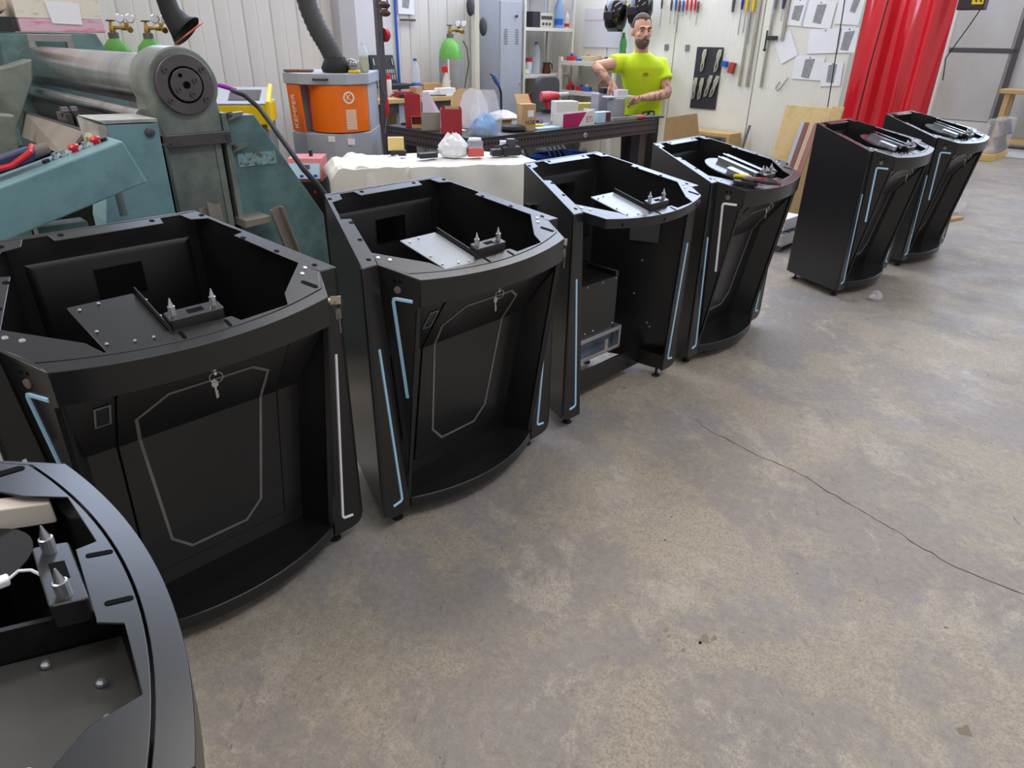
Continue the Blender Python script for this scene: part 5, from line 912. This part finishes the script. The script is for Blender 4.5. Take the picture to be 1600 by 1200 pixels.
for v, z, L_, w, lb in ((3.70, 1.2, .75, .022, 'long bar clamp, leftmost of the hanging bars'), (3.615, 1.2, .75, .03, 'long bar clamp with wide bar on the tool wall'), (3.465, 1.2, .75, .022, 'long bar clamp with dark sliding jaw'), (3.33, 1.62, .35, .03, 'short steel bar hanging left of the papers')):
    t = bpy.data.objects.new('bar_clamp', None); COL.objects.link(t); t.matrix_world = wm(v, z, .012); tag(t, lb, 'clamp', 'bar clamps on the tool wall'); MB().box(-w / 2, w / 2, -.006, .006, 0, L_ + .3).build('bar', M('bar_steel', (164, 158, 146), .4, .5, var=.1, scale=12), t, 0, .002)
    if 'jaw' in lb: MB().box(-.02, .09, -.02, .006, .42, .455).build('jaw', dkpl, t, 0, .004); MB().cyl((-.02, -.01, .34), (-.02, -.01, .5), .008, n=8).build('screw', dkpl, t); MB().ball((-.02, -.01, .335), .014, 10, 6).build('knob', dkpl, t)
for v, z, w, h, r_, m, lb in ((3.885, 1.40, .055, .05, 6, bluepl, 'small blue holder on the tool wall by the black panel'), (3.80, 1.365, .055, .10, 10, M('dull_red', (168, 62, 56), .5), 'red holder on the tool wall right of the blue one')):
    t = MB().box(-w / 2, w / 2, -.05, 0, -h / 2, h / 2).build('wall_holder', m, None, 0, .004, label=lb, cat='holder', group='plastic holders'); t.matrix_world = wm(v, z) @ Matrix.Rotation(R(r_), 4, 'Y')
for v, lb in ((4.62, 'grey wall socket nearer the person'), (4.36, 'grey wall socket left of the black panel')):
    t = MB().box(-.025, .025, -.006, 0, -.03, .03).build('wall_plate', greypl, None, 0, .002, label=lb, cat='socket', group='wall plates'); t.matrix_world = wm(v, 1.535)
for v, z, w, h, r_, dr__, lb in ((3.23, 1.85, .17, .22, -4, (0, 0, .09, .12, .01), 'pinned sheet with faint drawing at the top left'), (3.03, 1.83, .28, .21, -4, (.01, .01, .09, .15, .01), 'pinned sheet showing a grey kiosk drawing'), (2.76, 1.86, .22, .22, -3, (.04, .04, .07, .1, .02), 'pinned sheet at the top beside the curtain pole'), (3.285, 1.56, .17, .24, 30, None, 'tilted blank sheet pinned left of the others'), (2.93, 1.615, .29, .20, 3, None, 'wide pinned sheet with faint line drawing'), (2.72, 1.625, .16, .2, 2, (0, 0, .1, .15, .03), 'pinned sheet with round grey drawing by the curtain'), (3.03, 1.39, .28, .2, -1, (0, .0, .10, .16, .02), 'lower pinned sheet with grey box drawing'), (2.80, 1.345, .185, .2, 4, (.0, .01, .08, .15, .01), 'lowest pinned sheet by the curtain pole')):
    paper('U', v, z, w, h, r_, lb, dr__)
t = bpy.data.objects.new('wire_hook', None); COL.objects.link(t); t.matrix_world = wm(3.28, 1.2, .01); tag(t, 'bent wire hook on the tool wall below the tilted sheet', 'hook'); MB().tube([(.08, 0, .1), (.02, 0, .0), (-.01, 0, -.02), (-.03, 0, .0), (.0, 0, .06)], .004, 6).build('wire', dksteel, t)
lg_ = rthing('wall_ledge', 'low wooden ledge with stacked folders at the tool wall foot', 'ledge', 6.62, 3.58)
MB().box(0, .24, 0, .56, .735, .77).build('board', wood, lg_, 0, .003); MB().box(.0, .24, .0, .56, .30, .32).build('lower_board', wood, lg_, 0)
for y in (.0, .53): MB().box(0, .24, y, y + .03, 0, .735).build('side', wood, lg_, 0)
rr = random.Random(8)
for k in range(9):
    w = .04; m = [papr, lgrey, redp, M('grey_binder', (120, 116, 118), .6), kraft][k % 5]
    o = MB().box(.02, .2, 0, w, 0, rr.uniform(.28, .38)).build('binder', m, None, 0, .002, label='%s binder in the ledge, %s from the person side' % (('white', 'grey', 'red', 'dark grey', 'kraft')[k % 5], ('first', 'second', 'third', 'fourth', 'fifth', 'sixth', 'seventh', 'eighth', 'ninth')[k]), cat='binder', group='binders under the ledge', loc=room(6.62, 4.06 - k * .048, .3205), rz=R(45))
o = MB().tube([(0, 0, 0), (.0, .0, .9)], .012, 8).box(-.01, .01, -.10, .0, .0, .04).build('steel_bar', dksteel, None, label='steel bar with foot leaning on the tool wall by the ledge', cat='bar'); o.matrix_world = Matrix.Translation(room(6.55, 3.5, 0)) @ Matrix.Rotation(R(45), 4, 'Z') @ Matrix.Rotation(R(20), 4, 'Y')
# ---------------------------------------------------------------- the person behind the table end
PB = Vector((1.2, 6.95, 0))
pe = thing('person', 'person in lime yellow t-shirt working at the welding table', 'person', PB)
def sk():
    m = M('tattooed_skin', (206, 156, 132), .5, var=.06, scale=14, spec=.35); nt = m.node_tree; b = nt.nodes['Principled BSDF']; N = nt.nodes.new; L = nt.links.new; src = b.inputs['Base Color'].links[0].from_socket
    tc = N('ShaderNodeTexCoord'); s = N('ShaderNodeSeparateXYZ'); L(tc.outputs['Object'], s.inputs[0]); n = N('ShaderNodeTexNoise'); n.inputs['Scale'].default_value = 22; n.inputs['Detail'].default_value = 4; L(tc.outputs['Object'], n.inputs[0])
    r = N('ShaderNodeValToRGB'); L(n.outputs[0], r.inputs[0]); r.color_ramp.elements[0].position = .47; r.color_ramp.elements[1].position = .56
    k = N('ShaderNodeMath'); k.operation = 'LESS_THAN'; L(s.outputs[2], k.inputs[0]); k.inputs[1].default_value = 1.37; q = N('ShaderNodeMath'); q.operation = 'MULTIPLY'; L(k.outputs[0], q.inputs[0]); L(r.outputs[0], q.inputs[1])
    q2 = N('ShaderNodeMath'); q2.operation = 'MULTIPLY'; L(q.outputs[0], q2.inputs[0]); q2.inputs[1].default_value = .62
    x = N('ShaderNodeMix'); x.data_type = 'RGBA'; L(q2.outputs[0], x.inputs[0]); L(src, x.inputs[6]); x.inputs[7].default_value = lin((92, 84, 88)); L(x.outputs[2], b.inputs['Base Color']); return m
skin = sk()
def ell(c, rx, ry, z, n=20, a=0.):
    ca, sa = math.cos(a), math.sin(a); return [(c[0] + rx * math.cos(t) * ca - ry * math.sin(t) * sa - PB.x, c[1] + rx * math.cos(t) * sa + ry * math.sin(t) * ca - PB.y, z) for t in [k * 2 * math.pi / n for k in range(n)]]
def T(m, pts, rs, n=12): return m.tube([Vector(p) - PB for p in pts], rs, n)
TOR = [((1.21, 7.0), .165, .115, .93), ((1.21, 6.98), .16, .11, 1.03), ((1.2, 6.95), .16, .11, 1.15), ((1.18, 6.91), .18, .12, 1.28), ((1.155, 6.88), .195, .12, 1.38), ((1.14, 6.865), .168, .10, 1.43), ((1.135, 6.855), .10, .078, 1.48)]
SR, ER, WR = (.955, 6.86, 1.415), (.70, 6.69, 1.385), (.838, 6.60, 1.262)
SL, EL, WL = (1.325, 6.92, 1.40), (1.40, 6.80, 1.165), (1.115, 6.585, 1.135)
body = MB()
body.loft([ell(c, rx * .93, ry * .93, z) for c, rx, ry, z in TOR])
T(body, [(1.135, 6.86, 1.42), (1.13, 6.845, 1.50), (1.118, 6.825, 1.60)], [.07, .06, .058], 16)
T(body, [SR, tuple((a + b) / 2 for a, b in zip(SR, ER)), ER], [.056, .052, .043]); T(body, [ER, (.745, 6.655, 1.345), WR], [.043, .046, .028])
T(body, [SL, tuple((a + b) / 2 for a, b in zip(SL, EL)), EL], [.056, .05, .043]); T(body, [EL, (1.31, 6.735, 1.155), WL], [.043, .047, .028])
for s, hx in ((-1, 1.125), (1, 1.285)): T(body, [(hx, 7.0, .97), (hx + s * .01, 6.97, .52), (hx + s * .015, 7.0, .09)], [.085, .058, .04])
# hands: palm, four fingers of unequal length with bent joints, thumb from the palm side
def hand(w, d, side, dn, curl, sc=1.):
    w = Vector(w); d = Vector(d).normalized(); side = Vector(side); side = (side - d * side.dot(d)).normalized(); dn = d.cross(side) * dn
    T(body, [w, w + d * .04 * sc, w + d * .085 * sc], [.026, .034, .030], 12); T(body, [w + d * .03 + side * .018, w + d * .085 + side * .022], [.022, .02]); T(body, [w + d * .03 - side * .018, w + d * .085 - side * .022], [.022, .02])
    for k, ln in enumerate((.072, .082, .076, .06)):
        o = w + d * .085 * sc + side * (.033 - .022 * k); p = [o]; dd = d
        for j in range(3): a = curl * (j + .6) * .5; v = (d * math.cos(a) + dn * math.sin(a)); p.append(p[-1] + v * ln * (.45, .32, .23)[j])
        T(body, p, [.0105, .0105, .0095, .008], 8)
    o = w + d * .03 + side * .03; T(body, [o, o + side * .025 + d * .02 + dn * .012, o + side * .028 + d * .045 + dn * .03, o + side * .018 + d * .065 + dn * .04], [.015, .0125, .0115, .009], 8)
    return w + d * .11 + dn * .02
gr = hand(WR, (.45, -.25, -.75), (-.6, -.6, -.2), 1, 1.25); gl = hand(WL, (-.85, -.35, -.25), (.2, -.6, .75), -1, .8)
# head, built facing -y about its centre
HC = Vector((1.108, 6.80, 1.668)); HM = Matrix.Translation(HC - PB) @ Matrix.Rotation(R(11), 4, 'Z') @ Matrix.Rotation(R(4), 4, 'X') @ Matrix.Scale(1.06, 4)
def head(m):
    h = MB(); m(h); h.v = [tuple(HM @ Vector(v)) for v in h.v]; return h
def hbody(h):
    h.ball((0, .012, .035), (.076, .095, .1), 24, 16); h.ball((0, -.022, -.03), (.064, .074, .092), 24, 16); h.ball((0, -.05, -.098), (.036, .034, .028), 16, 10); h.ball((0, -.05, -.06), (.05, .05, .045), 16, 10)
    h.tube([(0, -.094, .03), (0, -.106, .0), (0, -.116, -.026)], [.009, .012, .0155], 10); h.ball((-.013, -.102, -.03), .009, 8, 6); h.ball((.013, -.102, -.03), .009, 8, 6)
    h.tube([(-.05, -.075, .03), (-.025, -.09, .037), (0, -.092, .034), (.025, -.09, .037), (.05, -.075, .03)], .010, 8)
    for s in (-1, 1):
        h.ball((s * .042, -.07, -.018), (.02, .018, .016), 10, 8); h.ball((s * .078, .012, -.005), (.011, .024, .033), 10, 8)
hb = head(hbody); body.add(hb.v, hb.f)
bo = body.build('body', skin, pe, 80); md = bo.modifiers.new('remesh', 'REMESH'); md.mode = 'VOXEL'; md.voxel_size = .0055; md.use_smooth_shade = True; md = bo.modifiers.new('smooth', 'SMOOTH'); md.factor = .5; md.iterations = 3
dark = M('dark_hair', (70, 54, 45), .7, var=.35, scale=90, bump=.3, bscale=200)
def shell(c, r, keep, n=40, m=28):
    def f(h):
        b = MB().ball(c, r, n, m); h.v = b.v
        h.f = [q for q in b.f if keep(sum((Vector(b.v[i]) for i in q), Vector()) / len(q))]
    return head(f)
shell((0, .014, .038), (.079, .098, .102), lambda p: (p.z > .094 + .25 * abs(p.x) * (p.y < -.03) and p.y > -.075) or (p.y > -.004 and p.z > .06) or (p.y > .004 and p.z > -.005 and abs(p.x) > .02) or (p.y > .03 and p.z > -.05)).build('hair', dark, pe, 80, solid=.006)
shell((0, -.036, -.065), (.058, .066, .064), lambda p: p.z < -.048 and p.y < .02 and not (abs(p.x) < .022 and -.078 < p.z < -.055 and p.y < -.08)).build('beard', M('grey_brown_beard', (98, 82, 72), .8, var=.3, scale=70), pe, 80, solid=.004)
head(lambda h: (h.tube([(-.026, -.100, -.052), (0, -.107, -.049), (.026, -.100, -.052)], [.004, .007, .004], 8))).build('moustache', M('grey_brown_beard', (98, 82, 72), .8), pe)
head(lambda h: (h.ball((0, -.1005, -.066), (.021, .008, .007), 12, 8))).build('lips', M('lips', (160, 108, 98), .5), pe)
for s in (-1, 1):
    head(lambda h: (h.ball((s * .031, -.082, .010), (.012, .008, .0055), 12, 8))).build('eye', M('eye_white', (168, 152, 144), .4), pe); head(lambda h: (h.ball((s * .031, -.0885, .010), (.006, .004, .0056), 10, 6))).build('iris', M('iris_dark', (40, 30, 26), .2), pe)
    head(lambda h: (h.tube([(s * .014, -.102, .034), (s * .03, -.101, .040), (s * .05, -.086, .034)], [.0045, .0055, .003], 8))).build('eyebrow', dark, pe)
# clothes
lime = M('lime_tshirt', (200, 226, 28), .75, var=.07, scale=9, bump=.25, bscale=22)
sh_ = MB(); sh_.loft([ell(c, rx * 1.1 + .006, ry * 1.12 + .006, z) for c, rx, ry, z in TOR] + [ell((1.13, 6.85), .082, .068, 1.50)])
def mid(a, b, t): return tuple(x + (y - x) * t for x, y in zip(a, b))
T(sh_, [mid((1.10, 6.87, 1.40), SR, .3), SR, mid(SR, ER, .34)], [.078, .078, .08], 16); T(sh_, [mid((1.17, 6.87, 1.40), SL, .3), SL, mid(SL, EL, .56)], [.078, .08, .082], 16)
so = sh_.build('tshirt', lime, pe, 80); md = so.modifiers.new('remesh', 'REMESH'); md.mode = 'VOXEL'; md.voxel_size = .008; md.use_smooth_shade = True; md = so.modifiers.new('smooth', 'SMOOTH'); md.factor = .5; md.iterations = 16
MB().torus((1.132 - PB.x, 6.848 - PB.y, 1.502), .07, .008, (.0, -.25, 1), 24, 8).build('collar', lime, pe).scale = (1, 1, 1)
for dx in (-.011, .011): MB().torus((1.17 + dx - PB.x, 6.752 - PB.y, 1.325), .011, .0028, (0, 1, .1), 14, 6).build('chest_logo', M('logo_red', (168, 52, 60), .6), pe)
tr_ = MB(); tr_.loft([ell((1.21, 7.0), .178, .128, 1.01), ell((1.205, 7.0), .178, .128, .9), ell((1.205, 7.0), .172, .12, .82)])
for s, hx in ((-1, 1.125), (1, 1.285)): T(tr_, [(hx, 7.0, .92), (hx, 6.99, .8), (hx + s * .01, 6.965, .52), (hx + s * .012, 6.985, .3), (hx + s * .015, 7.0, .05)], [.098, .1, .078, .075, .072], 16)
to = tr_.build('trousers', M('dark_olive_trousers', (52, 50, 44), .8, var=.25, scale=12, bump=.4, bscale=25), pe, 80); md = to.modifiers.new('remesh', 'REMESH'); md.mode = 'VOXEL'; md.voxel_size = .01; md.use_smooth_shade = True
for s, hx in ((-1, 1.11), (1, 1.30)): MB().prism(rrect(hx - .05 - PB.x, hx + .05 - PB.x, 6.82 - PB.y, 7.09 - PB.y, .045), lambda x, y: (x, y, 0), lambda x, y: (x * .98 + .0 * hx, y * .98, .085)).build('shoe', dkpl, pe, 40, .015)
hb_ = thing('hex_driver', 'small steel driver held in the person raised hand', 'screwdriver', gr); MB().tube([(-.012, .0, .03), (.0, 0, 0), (.035, -.02, -.045)], [.008, .009, .007], 8).build('handle', dkpl, hb_); MB().cyl((.035, -.02, -.045), (.06, -.03, -.075), .003, n=8).build('shaft', steel, hb_)
# ---------------------------------------------------------------- leaning boards and profiles
def lean(name, label, cat, v0, v1, z, m, ub, ut, th=.018, skew=0., grp='boards leaning on the tool wall', edge=None):
    o = MB().loft([[(ub, v0 + skew, 0), (ub, v1 + skew, 0), (ut, v1, z), (ut, v0, z)], [(ub + th, v0 + skew, .003), (ub + th, v1 + skew, .003), (ut + th, v1, z), (ut + th, v0, z)]]).build(name, m, None, 0, .002, label=label, cat=cat, group=grp, loc=(0, 0, 0), rz=R(45)); return o
osb = M('chip_board', (208, 180, 128), .7, var=.08, scale=10, second=(190, 158, 104), cover=.6, sharp=.1)
lean('plywood_board', 'large pale plywood board leaning on the tool wall', 'board', 2.56, 3.04, 1.085, osb, 6.36, 6.60)
lean('wood_plank', 'narrow wooden plank leaning beside the plywood board', 'plank', 2.50, 2.60, 1.10, wood, 6.31, 6.57)
maroon = M('maroon_primer', (122, 66, 62), .5, var=.1, scale=8); mar2 = M('brown_primer', (146, 96, 84), .5, var=.1, scale=8)
for i, (v0, v1, z, m, sk, lb) in enumerate(((2.775, 2.81, .965, lgrey, .03, 'grey steel profile leaning on the plywood, left of the maroon ones'), (2.735, 2.772, .962, maroon, .03, 'dark maroon steel profile leaning on the plywood'), (2.69, 2.73, .95, M('tan_profile', (186, 160, 132), .5), .03, 'tan profile between the two maroon ones'), (2.64, 2.685, .965, mar2, .03, 'brown maroon steel profile with dark slots, nearest the curtain'))):
    o = lean('steel_profile', lb, 'profile', v0, v1, z, m, 6.16 - .01 * i, 6.46 + .003 * i, .012, sk, 'steel profiles leaning on the plywood')
t = rthing('parts_tray', 'silver sheet metal tray on the floor between the far kiosks', 'tray', 5.86, 2.42)
MB().box(-.25, .25, -.02, .3, .05, .06).box(-.25, .25, -.02, -.012, .05, .15).box(-.25, .25, .292, .3, .05, .15).box(-.25, -.242, -.02, .3, .05, .15).box(.242, .25, -.02, .3, .05, .15).build('tray', steel, t, 0, .002)
for x in (-.22, .22): MB().box(x - .02, x + .02, 0, .28, 0, .05).build('runner', dksteel, t, 0)
for x in (-.1, 0, .1): MB().box(x - .004, x + .004, -.015, .29, .06, .14).build('divider', lgrey, t, 0)
o = MB().box(-.15, .15, -.1, .1, 0, .1).build('white_carton', papr, None, 0, .004, label='white carton on the silver tray behind the kiosks', cat='carton', loc=room(5.88, 2.56, .152), rz=R(45))
# ---------------------------------------------------------------- red welding curtain
def curtm():
    m = M('red_welding_film', (200, 22, 34), .16, spec=.9, var=.1, scale=2, stretch=(1, 4, .4)); b = m.node_tree.nodes['Principled BSDF']; b.inputs['Transmission Weight'].default_value = .0; b.inputs['Subsurface Weight'].default_value = .0; b.inputs['Alpha'].default_value = .94; return m
cu = rthing('welding_curtain', 'red plastic welding curtain on a steel frame right of the tool wall', 'curtain', 9.5, 2.61); cu.scale = (1.35,) * 3
P = []; NX, NZ = 61, 25
for j in range(NZ):
    for i in range(NX):
        y = .03 + .80 * i / (NX - 1); z = .12 + 2.5 * j / (NZ - 1); a = .03 * math.sin(y * 30 + .5 * math.sin(z * 2)) + .03 * math.sin(y * 13 + 1.3 + z * .5) + .012 * math.sin(y * 52 + z * 1.4) * math.sin(z * 1.3)
        if y < .45: a += .02 * math.sin((y * 16) + (z - 1.2) ** 2 * 2.5)
        P.append((a, y, z))
MB().grid(P, NX).build('film', curtm(), cu, 80, solid=.0015)
MB().cyl((0, .835, 0), (0, .835, 2.7), .014, n=12).build('frame_pole', M('maroon_pole', (112, 74, 76), .5), cu); MB().cyl((0, .01, 0), (0, .01, 2.7), .017, n=12).build('frame_pole', M('cream_pole', (204, 196, 186), .5), cu); MB().cyl((0, 0, 2.68), (0, .85, 2.68), .014, n=12).build('top_rail', M('cream_pole', (204, 196, 186), .5), cu)
MB().cyl((-.25, .835, .012), (.25, .835, .012), .012, n=10).cyl((-.25, .01, .012), (.25, .01, .012), .012, n=10).build('frame_foot', dksteel, cu)
for z in (1.0, 1.42, 1.68, 2.1): MB().torus((0, .83, z), .02, .004, (0, 0, 1), 14, 6).build('curtain_ring', M('cable_tie', (40, 34, 36), .6), cu)
def cable(label, pts, r=.006): 
    b = Vector(pts[-1]); t = thing('hanging_cable', label, 'cable', b, 0, 'cables hanging by the curtain'); MB().tube([Vector(p) - b for p in pts], r, 8).build('cable', rubber, t); return t
cable('dark cable hanging straight before the pinned papers', [room(6.7, 2.74, 3.2), room(6.7, 2.74, 1.93), room(6.7, 2.69, .98), room(6.7, 2.69, .02)], .005)
cable('dark cable hanging in front of the red curtain', [room(6.7, 2.36, 3.2), room(6.7, 2.385, 1.92), room(6.7, 2.41, 1.4), room(6.7, 2.418, 1.03), room(6.7, 2.42, .02)], .006)
pd = rthing('pendant_box', 'black pendant control box with yellow marks hanging right of the curtain', 'control box', 6.5, 1.70, 1.835)
MB().box(-.05, .05, -.085, .095, 0, .16).build('case', M('black_red_case', (52, 34, 38), .5), pd, 0, .006); MB().box(-.054, -.05, -.075, -.0, .035, .14).build('label', yell, pd, 0)
for k in range(2): MB().add([(-.0545, -.065 + .03 * k, .05), (-.0545, -.052 + .03 * k, .05), (-.0545, -.03 + .03 * k, .12), (-.0545, -.043 + .03 * k, .12)], [(0, 1, 2, 3)]).build('stripe', dkpl, pd, 0)
MB().tube([(0, .0, .16), (0, 0, 1.4)], .008, 8).build('suspension', rubber, pd); MB().tube([(-.02, -.06, 0), (-.02, -.02, -.10), (-.0, .04, -.22), (.05, .10, -.33), (.3, .16, -.38), (.5, .2, -.5)], .004, 8).build('lead', rubber, pd)
# ---------------------------------------------------------------- far right
ts = rthing('wood_trestle', 'rough wooden trestle table at the far hall end', 'table', 14.75, 2.35)
MB().box(-.1, .40, -.9, .72, .88, .95).build('top', wood, ts, 0, .01)
for x, y in ((0, .60), (.33, .60), (0, -.2), (.33, -.2)): MB().box(x - .04, x + .04, y - .04, y + .04, .02, .88).build('leg', wood, ts, 0)
MB().box(-.04, .37, -.8, .66, .10, .17).build('lower_beam', wood, ts, 0)
MB().box(.0, .35, -.6, .4, .95, 1.0).build('dark_cloth', dkpl, ts, 0, .01)
fr = thing('far_machine', 'dark grey machine beyond the trestle table', 'machine', room(15.38, 1.9), R(45)); MB().box(-.2, .2, -1.2, .55, 0, .86).build('body', M('blue_grey_machine', (128, 136, 148), .5, second=(70, 76, 86), scale=4), fr, 0, .02); MB().prism(rrect(-1.1, .6, 1.25, 1.75, .1), lambda y, z: (-.05, y, z), lambda y, z: (.2, y, z)).build('hood', M('dark_hood', (70, 74, 84), .5, second=(170, 174, 180), scale=5, cover=.55, sharp=.1), fr, 0); MB().box(.0, .1, -.1, .0, .86, 1.3).build('stand', dksteel, fr, 0)
gp = rthing('glass_pack', 'plastic wrapped pack of mirrored panels on a yellow pallet', 'glass pack', 13.35, 2.63)
MB().box(-.45, .45, -.12, .12, 0, .10).build('pallet', M('yellow_wood', (214, 184, 118), .6, var=.1, scale=6), gp, 0, .006); 
for k in range(3):
    for j in range(2): MB().add([(-.30 + .22 * k, -.10, .12 + .24 * j), (-.10 + .22 * k, -.10, .12 + .24 * j), (-.10 + .22 * k, -.02, .34 + .24 * j), (-.30 + .22 * k, -.02, .34 + .24 * j)], [(0, 1, 2, 3)]).build('pane', M('mirror_pane', (150, 154, 160), .12, .7, var=.3, scale=6), gp, 0, solid=.03)
MB().box(-.42, .42, -.11, .11, .10, .60).build('wrap', bagm, gp, 0, .02)
P = crumple('plastic_bag', 'crumpled clear plastic bag on the floor beside the farthest kiosk', 'bag', room(8.45, 1.88), (.16, .14, .17), bagm, 61, .6, None, 10)
o = MB().box(-.13, .13, -.03, .03, 0, .03).build('wood_scrap', wood, None, 0, .003, label='pale wood scrap on the floor beside the plastic bag', cat='wood scrap', loc=room(8.12, 1.75), rz=R(30))
crumple('plastic_scrap', 'small clear plastic scrap at the foot of the far kiosk', 'plastic film', room(4.98, 1.40), (.05, .05, .045), bagm, 62, .5, None, 6)
# ---------------------------------------------------------------- pliers and tools on the fourth kiosk
k4 = Matrix.Translation((1.2526, 3.685, 0)) @ Matrix.Rotation(.8332, 4, 'Z')
def k4m(x, y, h, rz): return k4 @ Matrix.Translation((x, y, tz(y) + h)) @ Matrix.Rotation(SLOPE, 4, 'X') @ Matrix.Rotation(R(rz), 4, 'Z')
def tool(name, label, cat, mx_): o = bpy.data.objects.new(name, None); COL.objects.link(o); o.matrix_world = mx_; return tag(o, label, cat, 'tools on the kiosk top')
t = tool('cutting_pliers', 'red handled pliers lying on the kiosk top', 'pliers', k4m(-.235, -.105, .03, -35))
for s in (-1, 1): MB().tube([(0, s * .006, 0), (.05, s * .018, 0), (.15, s * .012, 0)], [.008, .011, .009], 10).build('handle', M('red_black_grip', (170, 36, 42), .5, second=(30, 28, 30), scale=14, cover=.5, sharp=.05), t)
MB().tube([(0, 0, 0), (-.03, 0, 0), (-.06, 0, 0)], [.014, .016, .006], 10).build('jaws', dksteel, t)
t = tool('yellow_screwdriver', 'yellow handled screwdriver lying beside the red pliers', 'screwdriver', k4m(-.285, -.03, .026, -30)); MB().tube([(0, 0, 0), (.05, 0, 0), (.1, 0, 0)], [.008, .012, .009], 10).build('handle', yell, t); MB().cyl((.1, 0, 0), (.2, 0, 0), .003, n=8).build('shaft', steel, t)
t = tool('black_knife', 'black utility knife lying at the kiosk rim', 'knife', k4m(-.33, -.055, .012, -32)); MB().prism(rrect(0, .13, -.014, .014, .006), lambda x, y: (x, y, -.008), lambda x, y: (x, y, .01)).build('body', dkpl, t, 30, .003); MB().box(.13, .17, -.008, .008, -.002, 0).build('blade', steel, t, 0)
